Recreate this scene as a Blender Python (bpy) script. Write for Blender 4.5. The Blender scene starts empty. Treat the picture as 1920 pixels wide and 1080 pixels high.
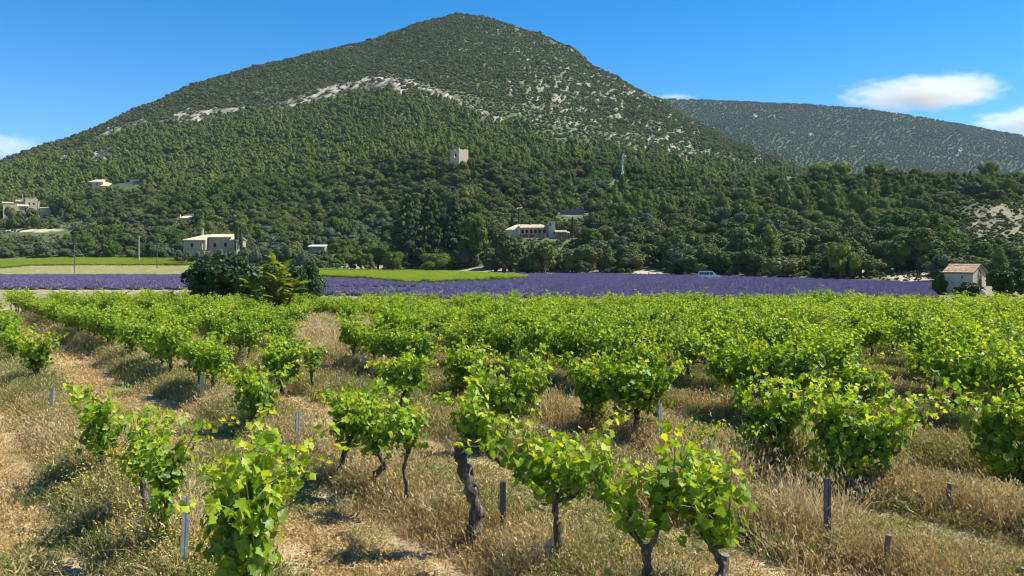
import bpy, math, random
import numpy as np
from mathutils import Vector, Matrix

# ------------------------------------------------------------------ camera, world, sun, exposure
S = bpy.context.scene
col = S.collection
F = 1500.0            # focal length in photo pixels (photo is 1920 wide)
HY = 490.0            # row of the horizon
CZ = 3.1              # camera height
cd = bpy.data.cameras.new('camera')
cam = bpy.data.objects.new('camera', cd); col.objects.link(cam)
cam.location = (0, 0, CZ); cam.rotation_euler = (math.radians(90), 0, 0)
cd.sensor_width = 36; cd.lens = F / 1920 * 36; cd.shift_y = -(540 - HY) / 1920
cd.clip_start = 0.1; cd.clip_end = 40000
S.camera = cam

SUN_AZ, SUN_EL = math.radians(10), math.radians(50)      # azimuth from +X towards +Y
w = bpy.data.worlds.new('World'); S.world = w; w.use_nodes = True
nt = w.node_tree; nt.nodes.clear()
sky = nt.nodes.new('ShaderNodeTexSky'); sky.sky_type = 'NISHITA'; sky.sun_disc = False
sky.sun_elevation = SUN_EL; sky.sun_rotation = math.radians(90) - SUN_AZ
sky.altitude = 1500; sky.air_density = 1.0; sky.dust_density = 0.25; sky.ozone_density = 2.5
hs = nt.nodes.new('ShaderNodeHueSaturation'); hs.inputs['Saturation'].default_value = 1.5; hs.inputs['Value'].default_value = 1.0
bg = nt.nodes.new('ShaderNodeBackground'); bg.inputs['Strength'].default_value = 0.094
wo = nt.nodes.new('ShaderNodeOutputWorld')
nt.links.new(sky.outputs[0], hs.inputs['Color']); nt.links.new(hs.outputs[0], bg.inputs[0]); nt.links.new(bg.outputs[0], wo.inputs[0])

sd = bpy.data.lights.new('sun', 'SUN'); sd.energy = 4.8; sd.angle = math.radians(0.5); sd.color = (1, 0.94, 0.80)
sun = bpy.data.objects.new('sun', sd); col.objects.link(sun)
sv = Vector((math.cos(SUN_EL) * math.cos(SUN_AZ), math.cos(SUN_EL) * math.sin(SUN_AZ), math.sin(SUN_EL)))
sun.rotation_euler = sv.to_track_quat('Z', 'Y').to_euler(); sun.location = (50, 0, 60)
S.view_settings.view_transform = 'Standard'; S.view_settings.look = 'None'
S.view_settings.exposure = 0.97; S.view_settings.gamma = 1
S.view_settings.use_curve_mapping = False
S.cycles.max_bounces = 6; S.cycles.transparent_max_bounces = 8; S.cycles.volume_bounces = 1
S.cycles.use_denoising = True; S.cycles.filter_width = 1.05
S.cycles.volume_step_rate = 2.0

rng = np.random.default_rng(7)
RND = random.Random(5)

# ------------------------------------------------------------------ helpers
def tag(o, label=None, cat=None, group=None, kind=None):
    if label: o['label'] = label
    if cat: o['category'] = cat
    if group: o['group'] = group
    if kind: o['kind'] = kind
    return o

def empty(name, loc, rz=0.0, label=None, cat=None, group=None):
    o = bpy.data.objects.new(name, None); o.empty_display_size = 0.2
    o.location = loc; o.rotation_euler = (0, 0, rz); col.objects.link(o)
    return tag(o, label, cat, group)

def vn(x, y, seed=0):                      # value noise, numpy
    x = np.asarray(x, float); y = np.asarray(y, float)
    xi = np.floor(x).astype(np.int64); yi = np.floor(y).astype(np.int64)
    fx = x - xi; fy = y - yi; fx = fx * fx * (3 - 2 * fx); fy = fy * fy * (3 - 2 * fy)
    def h(a, b):
        n = (a * 374761393 + b * 668265263 + seed * 974634777) & 0xffffffff
        n = ((n ^ (n >> 13)) * 1274126177) & 0xffffffff
        n = n ^ (n >> 16)
        return (n & 0xffff) / 65535.0
    return ((h(xi, yi) * (1 - fx) + h(xi + 1, yi) * fx) * (1 - fy) + (h(xi, yi + 1) * (1 - fx) + h(xi + 1, yi + 1) * fx) * fy)

def fbm(x, y, seed=0, o=4):
    s = 0; a = 0.5; t = 0
    for i in range(o):
        s = s + a * vn(x * 2 ** i, y * 2 ** i, seed + i * 17); t += a; a *= 0.5
    return s / t

def make_mesh(name, V, Fc, mats=(), mi=None, colattr=None, smooth=False):
    """V (n,3) array; Fc list of (m,k) int arrays or one array"""
    me = bpy.data.meshes.new(name)
    V = np.asarray(V, np.float32)
    if not isinstance(Fc, (list, tuple)): Fc = [Fc]
    Fc = [np.asarray(f, np.int32) for f in Fc if len(f)]
    li = np.concatenate([f.ravel() for f in Fc])
    tot = np.concatenate([np.full(len(f), f.shape[1], np.int32) for f in Fc])
    st = np.concatenate([[0], np.cumsum(tot)[:-1]]).astype(np.int32)
    me.vertices.add(len(V)); me.vertices.foreach_set('co', V.ravel())
    me.loops.add(len(li)); me.loops.foreach_set('vertex_index', li)
    me.polygons.add(len(tot)); me.polygons.foreach_set('loop_start', st); me.polygons.foreach_set('loop_total', tot)
    for m in mats: me.materials.append(m)
    if mi is not None: me.polygons.foreach_set('material_index', np.asarray(mi, np.int32))
    if smooth: me.polygons.foreach_set('use_smooth', np.ones(len(tot), bool))
    me.update(calc_edges=True)
    if colattr is not None:
        a = me.color_attributes.new('col', 'FLOAT_COLOR', 'POINT')
        c = np.ones((len(V), 4), np.float32); c[:, :3] = colattr; a.data.foreach_set('color', c.ravel())
    return me

def link(name, me, parent=None, loc=None, rz=None):
    o = bpy.data.objects.new(name, me); col.objects.link(o)
    if parent: o.parent = parent
    if loc is not None: o.location = loc
    if rz is not None: o.rotation_euler = (0, 0, rz)
    return o

class MB:
    """collects shapes into one mesh"""
    def __init__(s): s.V = []; s.F = []; s.n = 0; s.M = []
    def add(s, V, Fs, m=0):
        V = np.asarray(V, float)
        for f in Fs: s.F.append(tuple(int(i) + s.n for i in f)); s.M.append(m)
        s.V.append(V); s.n += len(V)
    def box(s, x0, x1, y0, y1, z0, z1, m=0):
        V = [(x0,y0,z0),(x1,y0,z0),(x1,y1,z0),(x0,y1,z0),(x0,y0,z1),(x1,y0,z1),(x1,y1,z1),(x0,y1,z1)]
        s.add(V, [(0,3,2,1),(4,5,6,7),(0,1,5,4),(1,2,6,5),(2,3,7,6),(3,0,4,7)], m)
    def tube(s, P, R, n=6, m=0, cap=True, jit=0.0, rs=None):
        P = np.asarray(P, float); k = len(P); R = np.broadcast_to(np.asarray(R, float), (k,))
        T = np.gradient(P, axis=0); T /= np.linalg.norm(T, axis=1)[:, None] + 1e-9
        ref = np.array([0.31, 0.95, 0.07]); V = []
        for i in range(k):
            a = np.cross(T[i], ref); a /= np.linalg.norm(a) + 1e-9; b = np.cross(T[i], a)
            for j in range(n):
                t = 2 * math.pi * j / n
                r = R[i] * (1 + (rs.uniform(-jit, jit) if rs is not None and jit else 0))
                V.append(P[i] + r * (math.cos(t) * a + math.sin(t) * b))
        Fs = [(i*n+j, i*n+(j+1)%n, (i+1)*n+(j+1)%n, (i+1)*n+j) for i in range(k-1) for j in range(n)]
        if cap: Fs.append(tuple(range(n-1, -1, -1))); Fs.append(tuple((k-1)*n + j for j in range(n)))
        s.add(V, Fs, m)
    def mesh(s, name, mats, smooth=False):
        me = bpy.data.meshes.new(name)
        me.from_pydata([tuple(v) for v in np.concatenate(s.V)], [], s.F)
        for m in (mats if isinstance(mats, (list, tuple)) else [mats]): me.materials.append(m)
        me.polygons.foreach_set('material_index', np.asarray(s.M, np.int32))
        if smooth: me.polygons.foreach_set('use_smooth', np.ones(len(s.F), bool))
        me.update(); return me
    def build(s, name, mats, parent=None, loc=None, rz=None, smooth=False):
        return link(name, s.mesh(name, mats, smooth), parent, loc, rz)

def rot_from_normal(N, spin):
    N = N / (np.linalg.norm(N, axis=1)[:, None] + 1e-9)
    ref = np.where(np.abs(N[:, 2:3]) < 0.9, np.array([[0, 0, 1.0]]), np.array([[1.0, 0, 0]]))
    A = np.cross(ref, N); A /= np.linalg.norm(A, axis=1)[:, None] + 1e-9
    B = np.cross(N, A)
    c, s = np.cos(spin)[:, None], np.sin(spin)[:, None]
    X = A * c + B * s; Y = -A * s + B * c
    return np.stack([X, Y, N], axis=2)      # columns

def spread(tv, tf, C, R, Sz):
    """copies of template (tv, tf) at centres C, rotations R, sizes Sz"""
    tv = np.asarray(tv, float); tf = np.asarray(tf, int)
    V = np.einsum('nij,mj->nmi', R, tv) * np.asarray(Sz)[:, None, None] + C[:, None, :]
    n, m = V.shape[:2]
    Fc = (tf[None] + (np.arange(n) * m)[:, None, None]).reshape(-1, tf.shape[1])
    return V.reshape(-1, 3), Fc

# pixel / terrain relations ---------------------------------------------------
ROWA = -0.733                      # rows: X = ROWA * Y + c
def rowc(X, Y): return X - ROWA * Y
ROWC = [2.6, 6.35, 9.7, 12.8, 15.9]
while len(ROWC) < 34: ROWC.append(ROWC[-1] + 3.08)
ROWC = np.array([-3.5, -0.6] + ROWC)

def gz(X, Y):
    X = np.asarray(X, float); Y = np.asarray(Y, float)
    z = np.interp(Y, [-300, 12, 30, 60, 95, 120], [0, 0, -0.18, -0.6, -1.0, -1.0])
    near = np.clip((75 - Y) / 15, 0, 1)
    c = rowc(X, Y)
    d = np.min(np.abs(c[..., None] - ROWC), axis=-1)
    z = z + near * (0.17 * np.exp(-((d) / 0.62) ** 4) + 0.10 * (fbm(X * .35, Y * .35, 3) - .5) + 0.03 * (vn(X * 2.3, Y * 2.3, 9) - .5))
    return z

def at(px, py):
    """ground point on the plain seen at photo pixel px, py"""
    lo, hi = 1.0, 400.0
    for _ in range(50):
        m = (lo + hi) / 2
        z = float(gz((px - 960) / F * m, m))
        if HY + F * (CZ - z) / m > py: lo = m
        else: hi = m
    Y = (lo + hi) / 2; X = (px - 960) / F * Y
    return X, Y, float(gz(X, Y))

# ------------------------------------------------------------------ materials
def nm(name):
    m = bpy.data.materials.new(name); m.use_nodes = True
    return m, m.node_tree, m.node_tree.nodes, m.node_tree.links

def ramp(n, stops, interp='LINEAR'):
    r = n.new('ShaderNodeValToRGB'); r.color_ramp.interpolation = interp
    e = r.color_ramp.elements
    while len(e) > 1: e.remove(e[0])
    e[0].position = stops[0][0]; e[0].color = (*stops[0][1], 1)
    for p, c in stops[1:]:
        k = e.new(p); k.color = (*c, 1)
    return r

def surf(name, stops, scale=3.0, rough=0.85, bump=0.3, bscale=None, detail=6, coord='Object', spec=0.3, dist=0.02, metal=0.0, stretch=None):
    m, t, n, l = nm(name); b = n['Principled BSDF']
    tc = n.new('ShaderNodeTexCoord'); src = tc.outputs[coord]
    if stretch:
        mp = n.new('ShaderNodeMapping'); mp.inputs['Scale'].default_value = stretch; l.new(src, mp.inputs[0]); src = mp.outputs[0]
    no = n.new('ShaderNodeTexNoise'); no.inputs['Scale'].default_value = scale; no.inputs['Detail'].default_value = detail
    no.inputs['Roughness'].default_value = 0.65
    l.new(src, no.inputs['Vector'])
    r = ramp(n, stops); l.new(no.outputs[0], r.inputs[0]); l.new(r.outputs[0], b.inputs['Base Color'])
    b.inputs['Roughness'].default_value = rough; b.inputs['Specular IOR Level'].default_value = spec
    b.inputs['Metallic'].default_value = metal
    if bump:
        n2 = n.new('ShaderNodeTexNoise'); n2.inputs['Scale'].default_value = bscale or scale * 4; n2.inputs['Detail'].default_value = 5
        l.new(src, n2.inputs['Vector'])
        bp = n.new('ShaderNodeBump'); bp.inputs['Strength'].default_value = bump; bp.inputs['Distance'].default_value = dist
        l.new(n2.outputs[0], bp.inputs['Height']); l.new(bp.outputs[0], b.inputs['Normal'])
    return m

def leafmat(name, stops, trans=0.4, tcol=(1.3, 1.35, 0.5), rough=0.5, spec=0.4, ow=.4):
    """per leaf colour from island random and object random; part of the light passes through"""
    m, t, n, l = nm(name); b = n['Principled BSDF']; out = n['Material Output']
    g = n.new('ShaderNodeNewGeometry'); oi = n.new('ShaderNodeObjectInfo')
    a = n.new('ShaderNodeMath'); a.operation = 'MULTIPLY'; a.inputs[1].default_value = 1 - ow; l.new(g.outputs['Random Per Island'], a.inputs[0])
    a2 = n.new('ShaderNodeMath'); a2.operation = 'MULTIPLY_ADD'; a2.inputs[1].default_value = ow
    l.new(oi.outputs['Random'], a2.inputs[0]); l.new(a.outputs[0], a2.inputs[2])
    fac = a2.outputs[0]
    r = ramp(n, stops); l.new(fac, r.inputs[0])
    l.new(r.outputs[0], b.inputs['Base Color']); b.inputs['Roughness'].default_value = rough; b.inputs['Specular IOR Level'].default_value = spec
    if trans:
        tr = n.new('ShaderNodeBsdfTranslucent')
        mu = n.new('ShaderNodeMix'); mu.data_type = 'RGBA'; mu.blend_type = 'MULTIPLY'; mu.inputs[0].default_value = 1
        l.new(r.outputs[0], mu.inputs[6]); mu.inputs[7].default_value = (*tcol, 1); l.new(mu.outputs[2], tr.inputs[0])
        mx = n.new('ShaderNodeMixShader'); mx.inputs[0].default_value = trans
        l.new(b.outputs[0], mx.inputs[1]); l.new(tr.outputs[0], mx.inputs[2]); l.new(mx.outputs[0], out.inputs[0])
    return m

def vcolmat(name, rough=0.95, amt=0.35, scale=0.6, bump=0.4, dist=0.3):
    m, t, n, l = nm(name); b = n['Principled BSDF']
    a = n.new('ShaderNodeAttribute'); a.attribute_name = 'col'
    tc = n.new('ShaderNodeTexCoord')
    no = n.new('ShaderNodeTexNoise'); no.inputs['Scale'].default_value = scale; no.inputs['Detail'].default_value = 8; no.inputs['Roughness'].default_value = .7
    l.new(tc.outputs['Object'], no.inputs['Vector'])
    r = ramp(n, [(0.25, (1 - amt,) * 3), (0.75, (1 + amt,) * 3)]); l.new(no.outputs[0], r.inputs[0])
    mu = n.new('ShaderNodeMix'); mu.data_type = 'RGBA'; mu.blend_type = 'MULTIPLY'; mu.inputs[0].default_value = 1
    l.new(a.outputs[0], mu.inputs[6]); l.new(r.outputs[0], mu.inputs[7]); l.new(mu.outputs[2], b.inputs['Base Color'])
    b.inputs['Roughness'].default_value = rough; b.inputs['Specular IOR Level'].default_value = 0.15
    bp = n.new('ShaderNodeBump'); bp.inputs['Strength'].default_value = bump; bp.inputs['Distance'].default_value = dist
    l.new(no.outputs[0], bp.inputs['Height']); l.new(bp.outputs[0], b.inputs['Normal'])
    return m

M = {}
M['ground'] = vcolmat('dry earth and straw', amt=0.45, scale=9, bump=0.6, dist=0.03)
M['hill'] = vcolmat('hillside soil and limestone', amt=0.4, scale=0.12, bump=0.6, dist=1.5)
M['track'] = surf('pale dirt track', [(0.3, (.24, .19, .12)), (0.7, (.36, .30, .19))], scale=0.5, bump=.3, dist=.05)
M['bark'] = surf('dark flaky vine bark', [(0.35, (.035, .026, .02)), (0.52, (.10, .08, .062)), (0.7, (.26, .22, .18))], scale=20, bump=1.0, bscale=45, stretch=(1, 1, 0.22), dist=.02)
M['treebark'] = surf('grey brown bark', [(0.3, (.05, .04, .03)), (0.7, (.14, .12, .10))], scale=6, bump=.7, stretch=(1, 1, .3))
M['cane'] = surf('green vine cane', [(0.3, (.14, .17, .04)), (0.7, (.22, .20, .07))], scale=8, bump=0, rough=.6)
M['leaf_old'] = leafmat('mature vine leaf', [(0.0, (.075, .15, .016)), (0.5, (.14, .24, .02)), (1.0, (.23, .34, .026))], trans=.45, tcol=(1.6, 1.4, .3), rough=.45, spec=.38)
M['leaf_mid'] = leafmat('vine leaf', [(0.0, (.145, .26, .018)), (0.5, (.235, .37, .024)), (1.0, (.33, .455, .032))], trans=.5, tcol=(1.45, 1.3, .3), rough=.46, spec=.34)
M['leaf_young'] = leafmat('young yellow green vine leaf', [(0.0, (.30, .40, .028)), (0.6, (.42, .49, .04)), (1.0, (.52, .54, .07))], trans=.5, tcol=(1.4, 1.25, .4), rough=.5, spec=.4)
M['oak'] = leafmat('holm oak foliage', [(0.0, (0.045, 0.063, 0.017)), (0.45, (0.090, 0.114, 0.031)), (0.8, (0.140, 0.162, 0.050)), (1.0, (0.179, 0.179, 0.072))], trans=.12, rough=.8, spec=.12, ow=.6)
M['pine'] = leafmat('pine foliage', [(0.0, (0.065, 0.092, 0.022)), (0.45, (0.118, 0.155, 0.034)), (0.8, (0.157, 0.193, 0.043)), (1.0, (0.196, 0.218, 0.060))], trans=.15, rough=.8, spec=.12, ow=.6)
M['shrub'] = leafmat('hill scrub foliage', [(0.0, (0.067, 0.090, 0.034)), (0.45, (0.106, 0.132, 0.050)), (0.8, (0.140, 0.162, 0.066)), (1.0, (0.190, 0.185, 0.090))], trans=.22, rough=.8, spec=.12, ow=.6)
M['fresh'] = leafmat('fresh green foliage', [(0.0, (.045, .085, .016)), (0.5, (.075, .13, .022)), (1.0, (.11, .165, .032))], trans=.25, rough=.8, spec=.12, ow=.6)
M['farwood'] = leafmat('far woodland foliage', [(0.0, (.05, .085, .035)), (0.5, (.075, .12, .05)), (1.0, (.10, .145, .06))], trans=.1, rough=.8, spec=.1, ow=.6)
M['lime'] = leafmat('yellow green foliage', [(0.0, (.07, .105, .02)), (0.5, (.125, .17, .03)), (1.0, (.18, .22, .05))], trans=.3, rough=.8, spec=.12)
M['olive'] = leafmat('olive foliage', [(0.0, (.065, .085, .045)), (0.5, (.11, .135, .075)), (1.0, (.15, .175, .11))], trans=.12, rough=.8, spec=.12)
M['cedar'] = leafmat('dark conifer foliage', [(0.0, (.026, .042, .016)), (0.5, (.045, .068, .024)), (1.0, (.075, .10, .036))], trans=.05, rough=.8, spec=.12)
M['fig'] = leafmat('glossy dark broad leaf', [(0.0, (.022, .05, .014)), (0.5, (.04, .08, .022)), (1.0, (.075, .12, .04))], trans=.22, rough=.5, spec=.25)
M['ailan'] = leafmat('yellow green pinnate leaf', [(0.0, (.11, .17, .022)), (0.5, (.20, .27, .030)), (1.0, (.34, .37, .05))], trans=.45, tcol=(1.4, 1.2, .3), rough=.5)
M['straw'] = leafmat('dry straw', [(0.0, (.38, .255, .11)), (0.45, (.58, .42, .20)), (0.8, (.70, .54, .28)), (1.0, (.75, .63, .38))], trans=.3, tcol=(1.1, 1, .8), rough=.7, spec=.2)
M['rust'] = leafmat('reddish dry stems', [(0.0, (.22, .125, .06)), (0.5, (.36, .23, .12)), (1.0, (.48, .33, .19))], trans=.2, tcol=(1, .9, .8), rough=.8, spec=.1)
M['weed'] = leafmat('grey green weeds', [(0.0, (.13, .145, .045)), (0.5, (.23, .24, .08)), (1.0, (.36, .33, .14))], trans=.35, tcol=(1.1, 1.1, .6), rough=.6)
M['grass_green'] = leafmat('green grass', [(0.0, (.10, .15, .03)), (0.5, (.17, .22, .06)), (1.0, (.27, .29, .10))], trans=.35, rough=.6)
M['oat'] = leafmat('blond wild oats', [(0.0, (.46, .37, .20)), (0.5, (.60, .50, .30)), (1.0, (.72, .64, .44))], trans=.35, tcol=(1.05, 1, .8), rough=.7, spec=.2)
M['flower'] = leafmat('yellow petals', [(0.0, (.65, .45, .01)), (1.0, (.75, .62, .05))], trans=.3, tcol=(1, 1, 1), rough=.6)
M['lav'] = leafmat('lavender blossom', [(0.0, (.14, .115, .20)), (0.5, (.21, .175, .30)), (1.0, (.29, .245, .39))], trans=.2, tcol=(1, 1, 1), rough=.8, spec=.1)
M['lavg'] = leafmat('lavender stems', [(0.0, (.09, .10, .07)), (1.0, (.17, .17, .13))], trans=.1, rough=.8)
M['rock'] = surf('pale limestone', [(0.3, (.20, .175, .14)), (0.55, (.32, .28, .225)), (0.75, (.44, .39, .32))], scale=.35, bump=.8, bscale=1.2, dist=.6)
M['cliff'] = surf('grey streaked limestone', [(0.32, (.10, .095, .09)), (0.5, (.22, .20, .18)), (0.7, (.38, .34, .29))], scale=.25, bump=.9, bscale=.9, dist=.8)
M['stone_lit'] = surf('pale rubble stone with sunlight in colour', [(0.3, (.38, .31, .21)), (0.55, (.52, .44, .31)), (0.75, (.62, .54, .41))], scale=1.2, bump=.7, bscale=3, dist=.08)  # lighter copy of the rubble stone, sunlight put into its colour
M['stone_dark'] = surf('dark dry stone', [(0.3, (.12, .105, .09)), (0.7, (.24, .21, .175))], scale=1.2, bump=.7, bscale=3, dist=.08)  # darker tone of the dry stone
M['stone'] = surf('rubble stone wall', [(0.3, (.20, .165, .12)), (0.55, (.36, .30, .22)), (0.75, (.50, .43, .33))], scale=1.2, bump=.7, bscale=3, dist=.08)
M['render'] = surf('weathered lime render', [(0.3, (.34, .305, .24)), (0.55, (.45, .41, .33)), (0.8, (.54, .50, .42))], scale=1.0, bump=.35, bscale=6, dist=.03)
M['cream'] = surf('cream plaster', [(0.3, (.50, .43, .31)), (0.7, (.62, .55, .42))], scale=.8, bump=.2, dist=.02)
M['pink'] = surf('faded rose plaster', [(0.3, (.36, .24, .18)), (0.7, (.48, .34, .26))], scale=.8, bump=.2, dist=.02)
M['tile'] = leafmat('clay roof tile', [(0.0, (.34, .17, .10)), (0.35, (.50, .31, .18)), (0.7, (.58, .43, .27)), (1.0, (.62, .50, .36))], trans=0, rough=.85, spec=.2)
M['paletile'] = leafmat('sun bleached roof tile', [(0.0, (.48, .36, .24)), (0.5, (.60, .50, .35)), (1.0, (.68, .60, .45))], trans=0, rough=.85, spec=.2)
M['dark'] = surf('painted shade of openings', [(0.3, (.012, .011, .010)), (0.7, (.025, .022, .02))], scale=4, bump=0)  # near-black colour stands in for the shade inside openings
M['wood'] = surf('weathered grey timber', [(0.3, (.10, .08, .06)), (0.7, (.27, .23, .18))], scale=9, bump=.7, stretch=(1, 1, .12), dist=.01)
M['zinc'] = surf('galvanised steel', [(0.3, (.30, .34, .38)), (0.7, (.48, .53, .58))], scale=14, bump=.1, rough=.42, spec=.5, metal=.55, dist=.003)
M['steel_dark'] = surf('dull dark steel', [(0.3, (.07, .08, .09)), (0.7, (.15, .16, .18))], scale=14, bump=.15, rough=.55, metal=.4, dist=.003)
M['plastic'] = surf('grey vine guard', [(0.3, (.32, .30, .27)), (0.7, (.48, .45, .40))], scale=9, bump=.1, rough=.6)
M['paint'] = surf('silver white car paint', [(0.3, (.66, .66, .66)), (0.7, (.72, .72, .72))], scale=2, bump=0, rough=.25, spec=.6)
M['glass'] = surf('dark tinted glass', [(0.3, (.01, .012, .016)), (0.7, (.02, .024, .03))], scale=2, bump=0, rough=.05, spec=.8)
M['screen'] = surf('glass with painted sky sheen', [(0.3, (.45, .55, .66)), (0.7, (.5, .6, .7))], scale=2, bump=0, rough=.08, spec=.9)  # pale blue base colour paints the sky's reflection on the glass
M['rubber'] = surf('tyre rubber', [(0.3, (.015, .015, .015)), (0.7, (.03, .03, .03))], scale=9, bump=0, rough=.8)
M['pole_pale'] = surf('pale concrete pole', [(0.3, (.50, .47, .40)), (0.7, (.62, .58, .50))], scale=3, bump=.1)
M['pole_dark'] = surf('tarred timber pole', [(0.3, (.07, .055, .045)), (0.7, (.15, .12, .10))], scale=3, bump=.3, stretch=(1, 1, .1))
M['white'] = surf('white enamel', [(0.3, (.74, .74, .72)), (0.7, (.8, .8, .78))], scale=3, bump=0, rough=.4)
M['skin'] = surf('skin', [(0.3, (.38, .22, .15)), (0.7, (.46, .28, .2))], scale=9, bump=0, rough=.6)
M['hair'] = surf('dark hair', [(0.3, (.02, .014, .01)), (0.7, (.04, .03, .02))], scale=20, bump=.3)
M['shirt'] = surf('white cotton', [(0.3, (.72, .71, .68)), (0.7, (.8, .79, .76))], scale=9, bump=.1)
M['jean'] = surf('dark trousers', [(0.3, (.03, .035, .05)), (0.7, (.05, .06, .08))], scale=20, bump=.1)
M['feather'] = surf('dark plumage', [(0.3, (.02, .018, .016)), (0.7, (.05, .045, .04))], scale=10, bump=0)

# ------------------------------------------------------------------ the plain: one sheet out to the horizon
def axis(parts):
    return np.unique(np.concatenate([np.arange(a, b, s) for a, b, s in parts] + [[parts[-1][1]]]))
gx = axis([(-9000, -1500, 1500), (-1500, -300, 150), (-300, -60, 12), (-60, -26, 2), (-26, 48, 0.22), (48, 80, 2), (80, 320, 12), (320, 1520, 150), (1520, 9000, 1500)])
gy = axis([(-3000, -200, 400), (-200, -20, 20), (-20, 3, 2), (3, 62, 0.25), (62, 120, 1.5), (120, 320, 5), (320, 1500, 100), (1500, 12000, 1500)])
GX, GY = np.meshgrid(gx, gy)
GZ = gz(GX, GY)
cn = rowc(GX, GY); dr = np.min(np.abs(cn[..., None] - ROWC), axis=-1)
n1 = fbm(GX * .5, GY * .5, 21); n2 = fbm(GX * 2.2, GY * 2.2, 33)
tan_ = np.array([.44, .33, .19]); brn = np.array([.30, .21, .125]); grn = np.array([.24, .22, .09])
k1 = np.clip((n1 - .42) * 4, 0, 1)[..., None]; k2 = np.clip((n2 - .45) * 4, 0, 1)[..., None]
gc = tan_ * (1 - .5 * k2) + brn * (.5 * k2)
gc = gc * (1 - .35 * k1) + grn * (.35 * k1)
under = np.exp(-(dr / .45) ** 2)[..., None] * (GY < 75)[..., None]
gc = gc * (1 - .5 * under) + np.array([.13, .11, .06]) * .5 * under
worn = (np.exp(-((np.abs(dr * .807) - .85) / .22) ** 2) * (GY < 70))[..., None] * .75
gc = gc * (1 - worn) + np.array([.52, .40, .24]) * (.85 + .3 * n2[..., None]) * worn
farc = (GY > 62)[..., None]
gc = np.where(farc, np.array([.24, .20, .12]), gc)
ny, nx = GX.shape
idx = np.arange(ny * nx).reshape(ny, nx)
FQ = np.stack([idx[:-1, :-1], idx[:-1, 1:], idx[1:, 1:], idx[1:, :-1]], -1).reshape(-1, 4)
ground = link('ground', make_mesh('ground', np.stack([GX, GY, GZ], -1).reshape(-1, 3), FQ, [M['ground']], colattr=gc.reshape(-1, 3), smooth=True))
tag(ground, 'dry straw coloured vineyard soil with low banks under each vine row', kind='structure')

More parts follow.
